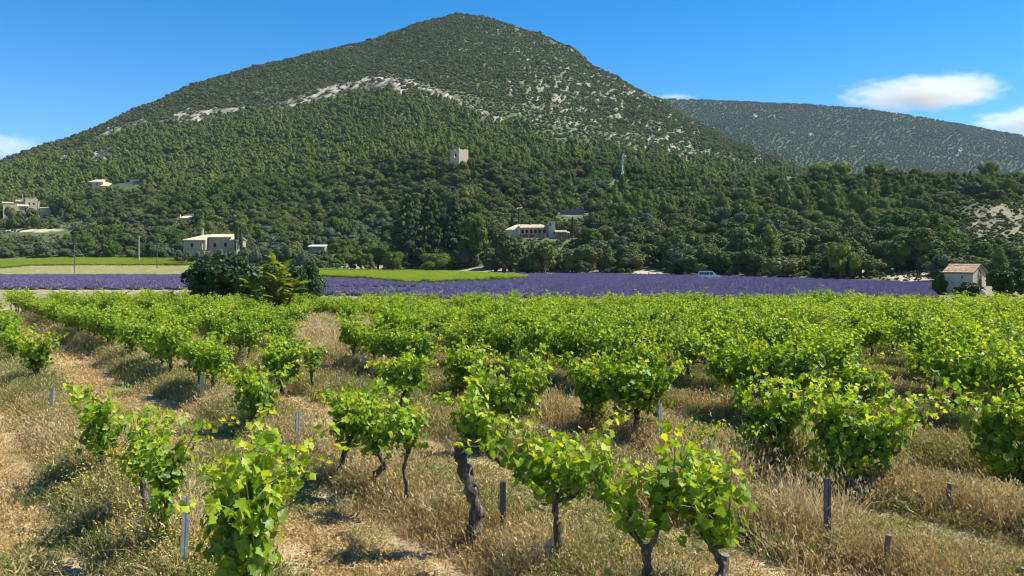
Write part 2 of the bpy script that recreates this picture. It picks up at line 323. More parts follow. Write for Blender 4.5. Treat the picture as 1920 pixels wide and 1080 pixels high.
# ------------------------------------------------------------------ mountain and scrub hill: one terrain, height from a table of slopes
TAB = {
 -900: [(228,517),(300,500),(380,494),(520,478),(700,465),(900,462),(1200,470)],
 -500: [(228,517),(300,500),(380,492),(520,470),(700,446),(900,436),(1200,450),(1600,470)],
 -200: [(228,517),(300,500),(380,487),(450,450),(520,425),(700,385),(900,360),(1150,345),(1400,400),(1700,460)],
 0:    [(228,517),(300,500),(380,487),(450,440),(520,402),(700,360),(900,325),(1100,301),(1350,340),(1700,440)],
 60:   [(228,517),(300,500),(380,487),(450,438),(520,398),(700,352),(900,308),(1120,280),(1350,320),(1700,430)],
 130:  [(228,517),(300,500),(380,487),(450,435),(540,385),(700,338),(900,293),(1150,256),(1400,290),(1700,400)],
 250:  [(228,517),(300,500),(380,486),(450,430),(540,370),(700,320),(900,262),(1200,202),(1400,230),(1700,330)],
 370:  [(228,517),(300,491),(325,477),(400,440),(540,365),(700,308),(950,232),(1270,153),(1450,180),(1700,260)],
 450:  [(228,517),(300,491),(325,476),(400,440),(540,360),(700,300),(950,220),(1310,129),(1500,160),(1750,260)],
 560:  [(255,510),(300,492),(340,470),(420,422),(540,350),(700,286),(950,205),(1350,104),(1500,120),(1750,220)],
 650:  [(270,512),(300,500),(340,466),(420,414),(540,336),(700,268),(950,182),(1400,80),(1550,100),(1800,200)],
 740:  [(280,512),(300,502),(340,465),(400,410),(480,345),(600,290),(900,180),(1200,110),(1450,62),(1600,80),(1850,200)],
 800:  [(280,512),(300,502),(340,462),(400,395),(480,330),(620,278),(900,190),(1200,106),(1480,40),(1600,60),(1850,180)],
 860:  [(262,513),(290,500),(320,455),(400,385),(465,322),(510,306),(650,262),(900,200),(1200,105),(1500,26),(1620,50),(1850,180)],
 920:  [(255,514),(275,503),(303,448),(345,434),(400,385),(480,328),(650,270),(900,208),(1200,115),(1500,34),(1620,60),(1850,190)],
 960:  [(250,514),(270,503),(300,449),(345,436),(400,385),(480,332),(650,275),(900,215),(1200,122),(1500,44),(1650,80),(1850,200)],
 1020: [(245,515),(268,503),(300,448),(345,436),(400,388),(500,330),(650,280),(900,222),(1200,140),(1480,67),(1650,110),(1850,220)],
 1080: [(240,515),(265,503),(302,448),(345,436),(400,390),(500,330),(650,288),(900,232),(1200,160),(1450,97),(1650,150),(1850,250)],
 1160: [(228,517),(265,493),(320,440),(420,385),(500,330),(650,298),(900,250),(1200,190),(1400,149),(1600,200),(1850,290)],
 1250: [(215,518),(260,485),(330,430),(420,375),(500,340),(650,312),(900,268),(1150,226),(1350,193),(1600,250),(1850,330)],
 1330: [(200,521),(260,480),(330,430),(420,372),(500,350),(650,330),(900,296),(1300,239),(1500,280),(1850,370)],
 1400: [(190,523),(250,480),(330,420),(420,356),(470,352),(560,372),(650,358),(900,318),(1200,276),(1400,310),(1850,400)],
 1460: [(180,525),(240,485),(320,420),(420,352),(460,350),(540,385),(700,352),(900,325),(1150,298),(1400,340),(1850,430)],
 1520: [(172,527),(235,490),(310,425),(420,345),(455,344),(530,395),(700,372),(900,345),(1100,320),(1300,370),(1850,450)],
 1600: [(165,529),(230,492),(305,430),(420,345),(455,342),(530,400),(700,420),(1000,470),(1850,480)],
 1700: [(150,532),(200,503),(300,425),(405,343),(450,339),(530,400),(700,450),(1000,475),(1850,482)],
 1800: [(135,538),(180,505),(290,420),(400,342),(450,337),(530,400),(700,455),(1000,478),(1850,483)],
 1920: [(120,543),(160,512),(260,425),(330,375),(400,338),(450,332),(530,400),(700,455),(1000,478),(1850,483)],
 2300: [(110,546),(150,512),(250,420),(330,365),(400,325),(450,315),(530,400),(700,455),(1000,478),(1850,483)],
 2900: [(110,546),(150,512),(250,425),(330,385),(400,345),(450,340),(530,410),(700,455),(1000,478),(1850,483)],
}
tx = np.arange(-900, 2901, 3.0)
ty = np.concatenate([np.arange(96, 560, 3.5), np.arange(560, 1000, 5), np.arange(1000, 1860, 7)])
keys = sorted(TAB)
ZC = []
for k in keys:
    p = TAB[k]; Yk = np.array([q[0] for q in p], float); zk = CZ + (HY - np.array([q[1] for q in p], float)) / F * Yk
    Yk = np.concatenate([[Yk[0] - 14], Yk]); zk = np.concatenate([[zk[0] - 0.9], zk])
    z = np.interp(ty, Yk, zk, left=-3.0); ZC.append(z)
ZC = np.array(ZC)
TZ = np.array([np.interp(tx, keys, ZC[:, j]) for j in range(len(ty))])      # (Y, px)
def smooth(a, n):
    for _ in range(n):
        b = a.copy(); b[1:-1] = (a[:-2] + 2 * a[1:-1] + a[2:]) / 4; a = b
        b = a.copy(); b[:, 1:-1] = (a[:, :-2] + 2 * a[:, 1:-1] + a[:, 2:]) / 4; a = b
    return a
TZ = smooth(TZ, 4)
TPX, TY = np.meshgrid(tx, ty)
TX = (TPX - 960) / F * TY
up = np.clip((TZ - 4) / 40, 0, 1)
TZ = TZ + up * ((fbm(TX / 90, TY / 90, 5) - .5) * 16 + (fbm(TX / 22, TY / 22, 6) - .5) * 5)
TPY = HY - (TZ - CZ) / TY * F

def sample(A, px, Y):
    i = np.clip((np.asarray(px) - tx[0]) / 3.0, 0, len(tx) - 1.001); j = np.interp(Y, ty, np.arange(len(ty)))
    j = np.clip(j, 0, len(ty) - 1.001)
    i0 = i.astype(int); j0 = j.astype(int); fi = i - i0; fj = j - j0
    return (A[j0, i0] * (1 - fi) + A[j0, i0 + 1] * fi) * (1 - fj) + (A[j0 + 1, i0] * (1 - fi) + A[j0 + 1, i0 + 1] * fi) * fj

CLIFF = [(120,300,3),(175,266,5),(205,250,7),(262,228,6),(300,226,5),(345,222,15),(385,222,16),(405,212,8),(450,206,5),(520,203,7),(560,190,12),(600,180,16),(640,172,17),(665,163,13),(700,158,16),(735,160,20),(775,165,17),(800,172,13),(840,185,9),(870,203,6),(915,220,6),(960,232,3)]
def rockmask(px, py):
    px = np.asarray(px, float); py = np.asarray(py, float)
    cx = np.array([c[0] for c in CLIFF], float)
    cy = np.interp(px, cx, [c[1] for c in CLIFF]); ct = np.interp(px, cx, [c[2] for c in CLIFF])
    nn = fbm(px / 14 + py / 30, py / 6 + px / 40, 77)
    m = .95 * np.clip((1.1 - np.abs(py - cy) / ct) * 2.5, 0, 1) * (px > 110) * (px < 980) * np.clip((nn - .25) * 5, 0, 1)
    m *= 1 - .9 * ((px > 465) & (px < 500)) - .7 * ((px > 275) & (px < 315))
    for (a, b, rx, ry, s) in [(197,296,32,14,1.0),(222,285,26,6,.9),(152,308,14,8,.7),(132,325,12,5,.8),(1870,415,60,30,.3),(1900,395,40,20,.35),(1845,440,40,20,.35),(1620,345,22,16,.45),(985,398,32,14,.8)]:
        d = ((px - a) / rx) ** 2 + ((py - b) / ry) ** 2
        m = np.maximum(m, s * np.clip((1.2 - d) * 2, 0, 1) * np.clip((nn - .3) * 5, 0, 1))
    # speckled outcrops on the right flank, streaks that run down to the left
    u = (px * .80 + py * .6); v = (-px * .6 + py * .80)
    s1 = fbm((px + 1.2 * py) / 7, (py - .55 * px) / 16, 50, 3)
    s1 = fbm(u / 4.5, v / 8.0, 51, 3)
    big = fbm(px / 60, py / 45, 52, 2)
    reg = np.clip(1.25 - (((px - 1130 - (py - 210) * .95) / 150) ** 2 + ((py - 205) / 115) ** 2), 0, 1)
    reg = np.maximum(reg, .8 * np.clip(1.2 - (((px - 1385) / 60) ** 2 + ((py - 302) / 22) ** 2), 0, 1))
    sp = .8 * np.clip((s1 + .28 * (big - .5) + .14 * reg - .735) * 20, 0, 1) * (reg > 0)
    return np.maximum(m, sp)
def far_rock(px, py):
    m = 0
    for (a, b, rx, ry) in [(1799,282,3,5),(1793,291,2,3),(1520,252,8,3),(1487,250,4,3),(1416,218,3,3),(1447,218,3,2),(1765,296,22,1.5)]:
        m = np.maximum(m, np.clip(1.3 - (((px - a) / rx) ** 2 + ((py - b) / ry) ** 2), 0, 1))
    return m

RM = rockmask(TPX, TPY)
nA = fbm(TX / 30, TY / 30, 8); nB = fbm(TX / 9, TY / 9, 12)
soil = np.array([.095, .105, .05]) * (1 - nA[..., None]) + np.array([.085, .115, .045]) * nA[..., None]
soil = soil * (0.75 + .5 * nB[..., None])
rockc = np.array([.325, .29, .24]) * (0.72 + .5 * nB[..., None])
strata_shade = fbm((TPX * .55 + TPY * .83) / 3.2, (TPX * .83 - TPY * .55) / 30, 41, 3)  # slanted rock layers, with shadow streaks painted into the rock colour
rockc = rockc * np.where(TPX < 990, np.clip(.25 + 3.2 * (strata_shade - .33), .22, 1.2), 1.0)[..., None]
TC = soil * (1 - RM[..., None]) + rockc * RM[..., None]
def blend(mask, c):
    global TC
    k = np.clip(mask, 0, 1)[..., None]; TC = TC * (1 - k) + np.array(c) * (0.8 + .4 * nB[..., None]) * k
# pale clearings, meadows and terraces of the lower slope
blend((TPX < 372) * (TPY > 498) * (TPY < 519) * (TY > 215), (.42, .40, .20))
blend((TPX < 372) * (TPY > 486) * (TPY <= 498) * (TY < 420), (.26, .25, .11))
for (a, b, rx, ry, c) in [(1720,520,55,9,(.44,.36,.25)),(1650,512,70,9,(.34,.27,.19)),(1215,512,28,8,(.42,.33,.22)),(1240,470,16,7,(.42,.36,.22)),(1598,466,14,6,(.48,.33,.22)),
                          (1880,412,70,32,(.22,.20,.12)),(1060,512,70,6,(.33,.27,.18)),(900,506,60,5,(.30,.25,.18)),(985,400,30,12,(.30,.20,.14)),
                          (60,432,60,2.6,(.46,.42,.26)),(45,412,40,9,(.34,.30,.15)),(1075,398,30,8,(.16,.14,.12)),(1480,335,16,5,(.40,.34,.26)),(860,482,90,10,(.14,.17,.05)),(700,500,60,6,(.30,.25,.15)),(1560,528,60,4,(.22,.22,.12))]:
    blend(np.clip(2.2 * (1.15 - (((TPX - a) / rx) ** 2 + ((TPY - b) / ry) ** 2)), 0, 1) * (TY < 520), c)
# strata relief in the cliffs
TZ = TZ + RM * np.clip((TY - 500) / 200, 0, 1) * (3.5 * np.abs(np.sin(TX / 9.0 - TY / 16.0 + 3 * nA)) - 1.0)
ny, nx = TPX.shape
idx = np.arange(ny * nx).reshape(ny, nx)
FQ = np.stack([idx[:-1, :-1], idx[:-1, 1:], idx[1:, 1:], idx[1:, :-1]], -1).reshape(-1, 4)
keep = (TZ.reshape(-1)[FQ].max(1) > -2.5)
hill = link('mountain', make_mesh('mountain', np.stack([TX, TY, TZ], -1).reshape(-1, 3), FQ[keep], [M['hill']], colattr=TC.reshape(-1, 3), smooth=True))
tag(hill, 'steep wooded mountain with pale limestone ledges above the lavender', kind='structure')
runmin = np.minimum.accumulate(TPY, axis=0)       # horizon of the terrain in front, per column

def hz(px, Y): return sample(TZ, px, Y)
def hpt(px, Y):
    return ((px - 960) / F * Y, Y, float(sample(TZ, px, Y)))

def depth_at(px, row):
    Ys = np.arange(200, 1400, 1.0); rows = HY - (sample(TZ, np.full(len(Ys), float(px)), Ys) - CZ) / Ys * F
    return float(Ys[np.argmax(rows <= row)])
DC, DW = depth_at(347, 411), depth_at(1070, 404)
for nm_, px_, row_ in (('farm', 392, 475), ('central', 1000, 446), ('left', 45, 398), ('villa', 195, 348), ('tower', 860, 310), ('mast', 1168, 325)): print(nm_, depth_at(px_, row_))
print('cottage', DC, 'wall', DW)

# far hill
fx = np.arange(1000, 2801, 8.0); fy = np.arange(1900, 3700, 18.0)
FPX, FY = np.meshgrid(fx, fy)
crest = np.interp(FPX, [1000,1230,1300,1400,1520,1600,1700,1800,1860,1920,2100,2400,2800], [205,186,187,190,195,202,217,234,247,256,300,360,420])
t = np.clip((FY - 1900) / 1250, 0, 1)
zc_ = CZ + (HY - crest) / F * 3150
FZ = -5 + (zc_ + 5) * (t ** 1.15) - np.clip((FY - 3150) / 500, 0, 1) * 120
FX = (FPX - 960) / F * FY
FZ = FZ + np.clip(t * 3, 0, 1) * np.clip((3150 - FY) / 300, 0.12, 1) * ((fbm(FX / 420, FY / 300, 61, 3) - .5) * 110 + (fbm(FX / 90, FY / 90, 62) - .5) * 30)
FPY = HY - (FZ - CZ) / FY * F
fr = far_rock(FPX, FPY)[..., None]
n3 = fbm(FX / 60, FY / 60, 63)[..., None]
FC = (np.array([.06, .09, .04]) * (.7 + .6 * n3)) * (1 - fr) + np.array([.30, .28, .24]) * fr
ny, nx = FPX.shape; idx = np.arange(ny * nx).reshape(ny, nx)
FQ = np.stack([idx[:-1, :-1], idx[:-1, 1:], idx[1:, 1:], idx[1:, :-1]], -1).reshape(-1, 4)
fhill = link('far_hill', make_mesh('far_hill', np.stack([FX, FY, FZ], -1).reshape(-1, 3), FQ, [M['hill']], colattr=FC.reshape(-1, 3), smooth=True))
tag(fhill, 'long bluish wooded ridge behind the right flank of the mountain', kind='structure')

# pale dirt tracks between the fields, thin sheets on the plain
def strip(name, pts, label):
    """pts: list of (px, py_far, py_near)"""
    V = []; 
    for a, b in zip(pts[:-1], pts[1:]):
        for q in range(8):
            s = q / 8; V.append(tuple(a[i] + (b[i] - a[i]) * s for i in range(3)))
    V.append(pts[-1]); P = []
    for px, pf, pn in V:
        Yf = (CZ + 1.0) * F / (pf - HY); Yn = (CZ + 1.0) * F / (pn - HY)
        P += [((px - 960) / F * Yn, Yn, -0.985), ((px - 960) / F * Yf, Yf, -0.985)]
    Fq = [(2 * i, 2 * i + 2, 2 * i + 3, 2 * i + 1) for i in range(len(V) - 1)]
    o = link(name, make_mesh(name, np.array(P), np.array(Fq), [M['track']])); tag(o, label, kind='structure')
strip('dirt_track', [(-500, 544, 552), (340, 544, 552), (420, 543, 550)], 'pale dirt track along the near edge of the left lavender field')
strip('dirt_track', [(560, 539, 545), (690, 540, 545), (790, 537, 540)], 'pale dirt track between the two lavender strips right of the fig tree')

# ------------------------------------------------------------------ haze
hb = MB(); hb.box(-2300, 3600, -60, 3720, -4, 760)
hm, t_, n_, l_ = nm('thin summer air'); n_.remove(n_['Principled BSDF'])
pv = n_.new('ShaderNodeVolumePrincipled'); pv.inputs['Color'].default_value = (.60, .76, 1, 1); pv.inputs['Density'].default_value = 4.0e-5
l_.new(pv.outputs[0], n_['Material Output'].inputs['Volume'])
haze = hb.build('haze', hm); tag(haze, 'thin blue summer haze over the whole valley', kind='stuff')

# ------------------------------------------------------------------ scatter (stuff only) through geometry nodes
def scatter(name, protos, P, rot, scl, idx, label, cat=None):
    """one stuff object that instances the prototype meshes on its points"""
    c = bpy.data.collections.new(name + '_kinds')
    for i, me in enumerate(protos):
        o = bpy.data.objects.new('%s_%02d' % (name + '_kind', i), me); c.objects.link(o)
    me = bpy.data.meshes.new(name); P = np.asarray(P, np.float32)
    me.vertices.add(len(P)); me.vertices.foreach_set('co', P.ravel())
    a = me.attributes.new('rot', 'FLOAT_VECTOR', 'POINT'); a.data.foreach_set('vector', np.asarray(rot, np.float32).ravel())
    scl = np.asarray(scl, np.float32)
    if scl.ndim == 1: scl = np.repeat(scl[:, None], 3, 1)
    a = me.attributes.new('scl', 'FLOAT_VECTOR', 'POINT'); a.data.foreach_set('vector', scl.ravel())
    a = me.attributes.new('idx', 'INT', 'POINT'); a.data.foreach_set('value', np.asarray(idx, np.int32))
    me.update()
    ob = link(name, me)
    g = bpy.data.node_groups.new(name + '_scatter', 'GeometryNodeTree')
    g.interface.new_socket('Geometry', in_out='INPUT', socket_type='NodeSocketGeometry')
    g.interface.new_socket('Geometry', in_out='OUTPUT', socket_type='NodeSocketGeometry')
    gi = g.nodes.new('NodeGroupInput'); go = g.nodes.new('NodeGroupOutput')
    ip = g.nodes.new('GeometryNodeInstanceOnPoints'); ci = g.nodes.new('GeometryNodeCollectionInfo')
    ci.inputs['Collection'].default_value = c; ci.inputs['Separate Children'].default_value = True; ci.inputs['Reset Children'].default_value = True
    ip.inputs['Pick Instance'].default_value = True
    def na(nme, t):
        q = g.nodes.new('GeometryNodeInputNamedAttribute'); q.data_type = t; q.inputs['Name'].default_value = nme; return q.outputs[0]
    er = g.nodes.new('FunctionNodeEulerToRotation')
    g.links.new(na('rot', 'FLOAT_VECTOR'), er.inputs[0]); g.links.new(er.outputs[0], ip.inputs['Rotation'])
    g.links.new(na('scl', 'FLOAT_VECTOR'), ip.inputs['Scale']); g.links.new(na('idx', 'INT'), ip.inputs['Instance Index'])
    g.links.new(gi.outputs[0], ip.inputs['Points']); g.links.new(ci.outputs[0], ip.inputs['Instance']); g.links.new(ip.outputs[0], go.inputs[0])
    md = ob.modifiers.new('scatter', 'NODES'); md.node_group = g
    return tag(ob, label, cat, kind='stuff')

# ------------------------------------------------------------------ crowns
ICO_V = None
def ico(sub):
    import bmesh
    bm = bmesh.new(); bmesh.ops.create_icosphere(bm, subdivisions=sub, radius=1)
    V = np.array([v.co[:] for v in bm.verts]); Fc = np.array([[v.index for v in f.verts] for f in bm.faces]); bm.free()
    return V, Fc
ICO1, ICO2 = ico(1), ico(2)
CARD_V = np.array([(0, -.5, 0), (.42, -.12, .10), (.30, .46, -.06), (-.24, .5, .10), (-.46, -.05, -.08), (0, .05, .16)])
CARD_F = np.array([(0, 1, 5), (1, 2, 5), (2, 3, 5), (3, 4, 5), (4, 0, 5)])
LEAF3 = (np.array([(0, -.5, 0), (.28, 0, .06), (0, .5, 0), (-.28, 0, .06)]), np.array([(0, 1, 2), (0, 2, 3)]))
NEED = (np.array([(0, -.7, 0), (.13, 0, .03), (0, .7, 0), (-.13, 0, .03)]), np.array([(0, 1, 2), (0, 2, 3)]))

def crown(name, mat, seed, nl=14, ncard=600, csize=.09, shape='round', tmpl=None, core=True, lobe=(.26, .42), flat=1.0, H=1.0, W=1.0, up=.3, core_sub=1, gap=0.0, trunk=False):
    """crown of radius ~1 centred on the origin in x, y, base at z=0, height about 2H"""
    r = np.random.default_rng(seed)
    if tmpl is None: tmpl = (CARD_V, CARD_F)
    d = r.normal(size=(nl, 3)); d /= np.linalg.norm(d, axis=1)[:, None]
    if shape == 'round':
        C = d * np.array([.66, .66, .62]) * (r.uniform(.55, 1, (nl, 1))); C[:, 2] = np.abs(C[:, 2]) * 1.05 - .10
        C[: nl // 4, 2] = r.uniform(-.45, -.1, nl // 4)
        L = r.uniform(*lobe, nl)
    elif shape == 'cone':
        t = (np.arange(nl) + r.uniform(0, 1, nl)) / nl
        a = np.arange(nl) * 2.4 + r.uniform(-.5, .5, nl); rad = (1 - t) ** .75 * .62 * r.uniform(.5, 1.15, nl)
        C = np.stack([np.cos(a) * rad, np.sin(a) * rad, t * 1.75 - .8], 1); L = (lobe[0] + (lobe[1] - lobe[0]) * (1 - t)) * r.uniform(.8, 1.15, nl)
    elif shape == 'column':
        t = (np.arange(nl) + .5) / nl; a = np.arange(nl) * 2.4
        rad = .25 * np.ones(nl)
        C = np.stack([np.cos(a) * rad, np.sin(a) * rad, t * 1.8 - .9], 1); L = lobe[1] * np.sin(np.pi * (0.12 + .8 * t)) ** .7
    elif shape == 'umbrella':
        a = r.uniform(0, 6.28, nl); rad = np.sqrt(r.uniform(0, 1, nl)) * .72
        C = np.stack([np.cos(a) * rad, np.sin(a) * rad, .55 - .35 * rad + r.uniform(-.12, .12, nl)], 1); L = r.uniform(*lobe, nl)
    elif shape == 'tiers':
        t = (np.arange(nl) + r.uniform(0, 1, nl)) / nl
        a = np.arange(nl) * 2.4 + r.uniform(-.4, .4, nl); rad = (1 - t) ** .8 * .68 * r.uniform(.75, 1.1, nl) + .02
        C = np.stack([np.cos(a) * rad, np.sin(a) * rad, t * 1.8 - .85], 1); L = (lobe[0] + (lobe[1] - lobe[0]) * (1 - t)) * r.uniform(.85, 1.1, nl)
    FL = np.array([1, 1, flat])
    # cards
    p = L ** 2; p /= p.sum(); n = int(ncard * 1.5)
    li = r.choice(nl, n, p=p); dd = r.normal(size=(n, 3))
    oc = C[li] - np.array([0, 0, -.15]); oc /= np.linalg.norm(oc, axis=1)[:, None] + 1e-6
    dd += oc * 1.1 + np.array([0, 0, up]); dd /= np.linalg.norm(dd, axis=1)[:, None]
    P = C[li] + dd * FL * (L[li] * r.uniform(.82, 1.12, n))[:, None]
    dist = np.linalg.norm((P[:, None] - C[None]) / FL / L[None, :, None], axis=2); dist[np.arange(n), li] = 9
    ok = dist.min(1) > .8; P = P[ok][:ncard]; N = dd[ok][:ncard]
    N = N + r.normal(size=N.shape) * .55
    sz = csize * r.uniform(.65, 1.35, len(P))
    if gap: 
        g = vn(P[:, 0] * 4 + 9, P[:, 2] * 4 + P[:, 1] * 3, seed) > gap; P, N, sz = P[g], N[g], sz[g]
    V1, F1 = spread(tmpl[0], tmpl[1], P, rot_from_normal(N, r.uniform(0, 6.28, len(P))), sz)
    Vs = [V1]; Fs = [F1]; off = len(V1)
    if core:
        iv, if_ = ICO2 if core_sub == 2 else ICO1
        for k in range(nl):
            v = iv * (1 + r.uniform(-.16, .16, (len(iv), 1))) * L[k] * .86 * FL + C[k]
            Vs.append(v); Fs.append(if_ + off); off += len(v)
    V = np.concatenate(Vs); V = V * np.array([W, W, H]); V[:, 2] += H * .95
    return make_mesh(name, V, [np.concatenate(Fs)], [mat])

def trunkmesh(name, seed, h=.8, r0=.09, limbs=5):
    r = np.random.default_rng(seed); mb = MB()
    mb.tube([(0, 0, -.25), (.02, .01, h * .35), (.05 * r.uniform(-1, 1), .03, h * .7), (.06 * r.uniform(-1, 1), 0, h)], [r0 * 1.3, r0, r0 * .8, r0 * .55], 7)
    for k in range(limbs):
        a = k * 2.4 + r.uniform(0, 1); z0 = h * r.uniform(.4, .8)
        e = np.array([math.cos(a), math.sin(a), 0])
        mb.tube([np.array([0, 0, z0]), e * .22 + [0, 0, z0 + .22], e * .5 + [0, 0, z0 + .45]], [r0 * .55, r0 * .38, r0 * .15], 5)
    return mb.mesh(name, M['treebark'])
TRUNK = trunkmesh('trunk', 3)

C_OAK = [crown('oak_crown', M['oak'], 10 + i, nl=[16, 20, 14, 18, 22][i], ncard=1500, csize=.105, lobe=(.24, .42), H=[.78, .85, .72, .9, .8][i]) for i in range(5)]
C_PINE = [crown('pine_crown', M['pine'], 30 + i, nl=[12, 15, 13, 16][i], ncard=1100, csize=.14, shape=['round', 'round', 'cone', 'round'][i], tmpl=NEED, lobe=(.24, .42), H=[1.0, .9, 1.1, 1.05][i], up=.7) for i in range(4)]
C_FRESH = [crown('fresh_crown', M['fresh'], 50 + i, nl=18, ncard=1200, csize=.10, lobe=(.22, .38), H=.95) for i in range(2)]
C_LIME = [crown('lime_crown', M['lime'], 60 + i, nl=16, ncard=1200, csize=.12, lobe=(.2, .36), H=.85, tmpl=NEED, up=.9) for i in range(2)]
C_OLIVE = [crown('olive_crown', M['olive'], 70 + i, nl=16, ncard=1200, csize=.10, lobe=(.22, .38), H=.8) for i in range(2)]
C_SHRUB = [crown('shrub_crown', M['shrub'], 80 + i, nl=7, ncard=130, csize=.26, lobe=(.36, .52), H=[.62, .5, .72][i]) for i in range(3)]
C_FAR = [crown('far_crown', M['farwood'], 90 + i, nl=5, ncard=50, csize=.4, lobe=(.45, .6), H=.9) for i in range(2)]
C_MIDPINE = [crown('mid_pine_crown', M['pine'], 95 + i, nl=9, ncard=260, csize=.25, shape=['round', 'round', 'cone'][i], tmpl=NEED, lobe=(.30, .48), H=[1.05, .9, 1.1][i], up=.7) for i in range(3)]
C_MIDOAK = [crown('mid_oak_crown', M['oak'], 110 + i, nl=9, ncard=260, csize=.2, lobe=(.32, .46), H=.8) for i in range(2)]

# windows in which something must stay visible: (px0, px1, py0, py1, depth)
WIN = [(8,98,368,396,505), (0,130,427,437,440), (1835,1925,396,432,300), (163,256,336,344,615), (336,450,434,470,302), (332,362,401,411,DC - 8), (574,612,456,465,325), (944,1074,414,440,298),
       (840,880,272,301,462), (1160,1177,282,336,470), (1048,1092,388,403,DW - 6), (1308,1350,510,524,160), (1768,1860,488,552,80), (1208,1226,508,524,228), (956,980,388,418,330)]
# bare ground: tree centres stay out of these (px, py, rx, ry)
BARE = [(1700,519,62,9),(1630,508,40,7),(1215,512,20,6),(900,507,50,4),(60,432,66,3),(45,411,38,8),(1240,468,12,5),(700,500,50,5),(1875,412,55,24),(982,400,22,9),(1598,467,10,5),(1480,336,10,4)]

def pop(s, y0, y1, rad, seed, x0=-120, x1=2040):
    """jittered grid of tree points between depths y0 and y1, kept where they can be seen"""
    r = np.random.default_rng(seed)
    Xm = max(abs(x0 - 960), x1 - 960) / F * y1
    xs = np.arange(-Xm, Xm, s); ys = np.arange(y0, y1, s)
    X, Y = np.meshgrid(xs, ys); X = (X + r.uniform(-.42, .42, X.shape) * s).ravel(); Y = (Y + r.uniform(-.42, .42, Y.shape) * s).ravel()
    px = 960 + X / Y * F; ok = (px > x0) & (px < x1); X, Y, px = X[ok], Y[ok], px[ok]
    Z = sample(TZ, px, Y); ok = (Z > -1.5); X, Y, px, Z = X[ok], Y[ok], px[ok], Z[ok]
    py = HY - (Z - CZ) / Y * F
    R = rad[0] + (rad[1] - rad[0]) * r.uniform(0, 1, len(X)) ** 1.3
    top = HY - (Z + R * 1.9 - CZ) / Y * F
    ok = top < sample(runmin, px, Y - 4) + 1.0
    return X[ok], Y[ok], Z[ok], px[ok], py[ok], R[ok], top[ok]

def clear(px, py, Y, R, top, hf=1.0):
    ok = np.ones(len(px), bool); w = R / Y * F
    for a, b, c, d, dep in WIN:
        ok &= ~((Y < dep + 14) & (px + w * .8 > a) & (px - w * .8 < b) & (top < d - 1) & (py > c - 4))
    for a, b, rx, ry in BARE:
        ok &= ~(((px - a) / rx) ** 2 + ((py - b) / ry) ** 2 < 1)
    return ok

def edge_ok(px, py, Y):
    """woods start behind the open fields"""
    e = np.interp(px, [-200, 345, 372, 600, 700, 860, 985, 1140, 1300, 1400, 1520, 1700, 1760, 1920, 2300], [487, 487, 492, 503, 507, 508, 513, 514, 517, 521, 525, 520, 530, 538, 540])
    return py < e

trees = []     # (X, Y, Z, R, kind, px, py, top)
def kind_at(px, py, r):
    n = vn(px / 37, py / 23, 5)
    if 300 < px < 620 and 325 < py < 405 and n + r * .25 > .35 + .3 * abs(px - 450) / 200: return 'fresh'
    if py > 330 and vn(px / 55 + 3, py / 20, 15) + r * .3 > .86: return 'fresh' if r < .7 else 'olive'
    if 590 < px < 760 and 425 < py < 470: return 'olive' if r < .8 else 'oak'
    if 300 < px < 620 and 460 < py < 500: return 'olive' if r < .65 else 'oak'
    if 620 < px < 880 and 470 < py < 510: return 'lime' if r < .5 else ('olive' if r < .7 else 'oak')
    if 0 <= px < 330 and 420 < py < 500: return 'oak' if r < .5 else ('olive' if r < .68 else 'fresh')
    if px > 1150 and py < 430: return 'pine' if (n > .52 or r < .2) else 'oak'
    if px > 1100 and py >= 430: return 'oak' if r < .86 else ('pine' if r < .93 else 'olive')
    up_ = np.interp(px, [-100, 60, 250, 500, 800, 1000, 1150, 1300], [330, 335, 325, 320, 300, 330, 300, 300])
    if py < up_ + 18 * (n - .5): return 'pine' if r < .85 else 'oak'
    return 'oak' if r < .86 else ('pine' if r < .93 else 'fresh')

na_ = pop(7.0, 118, 330, (2.8, 6.4), 101); nb_ = pop(5.8, 330, 560, (2.4, 5.6), 121)
X, Y, Z, px, py, R, top = [np.concatenate(q) for q in zip(na_, nb_)]
r1 = rng.uniform(0, 1, len(X))
R = R * np.where((px > 1250) & (Y > 330), .85, 1)
dens = np.where((px > 1780) & (py < 470) & (py > 370), .22, .93)
dens = np.where((px < 200) & (py > 400) & (py < 440), .35, dens)
ok = clear(px, py, Y, R, top) & edge_ok(px, py, Y) & (rng.uniform(0, 1, len(X)) < dens)
ok &= ~((px < 365) & (py > 484))
for i in np.nonzero(ok)[0]:
    trees.append((X[i], Y[i], Z[i], R[i], kind_at(px[i], py[i], r1[i]), px[i], py[i], top[i]))

# mid slope: pines below the cliffs, scrub above
X, Y, Z, px, py, R, top = pop(6.0, 560, 960, (2.2, 5.0), 102)
cliff_y = np.interp(px, [c[0] for c in CLIFF], [c[1] for c in CLIFF])
rm = rockmask(px, py); rr = rng.uniform(0, 1, len(X))
ok = clear(px, py, Y, R, top) & (rr > rm * .88)
mid = []
for i in np.nonzero(ok)[0]:
    below = py[i] > cliff_y[i] + 4 or px[i] < 110
    flank = px[i] > 1000 and py[i] < 300 - (1300 - px[i]) * .12
    if below and not flank:
        k = 0 if rng.uniform() < .78 else 1
    else: k = 2
    mid.append((X[i], Y[i], Z[i], R[i] * (.62 if k == 2 else 1.0), k))
X, Y, Z, px, py, R, top = pop(4.5, 960, 1700, (1.3, 3.8), 103)
rm = rockmask(px, py); rr = rng.uniform(0, 1, len(X))
ok = (rr > rm * .98) & (fbm(px / 25, py / 15, 88) + rr * .5 > .44)
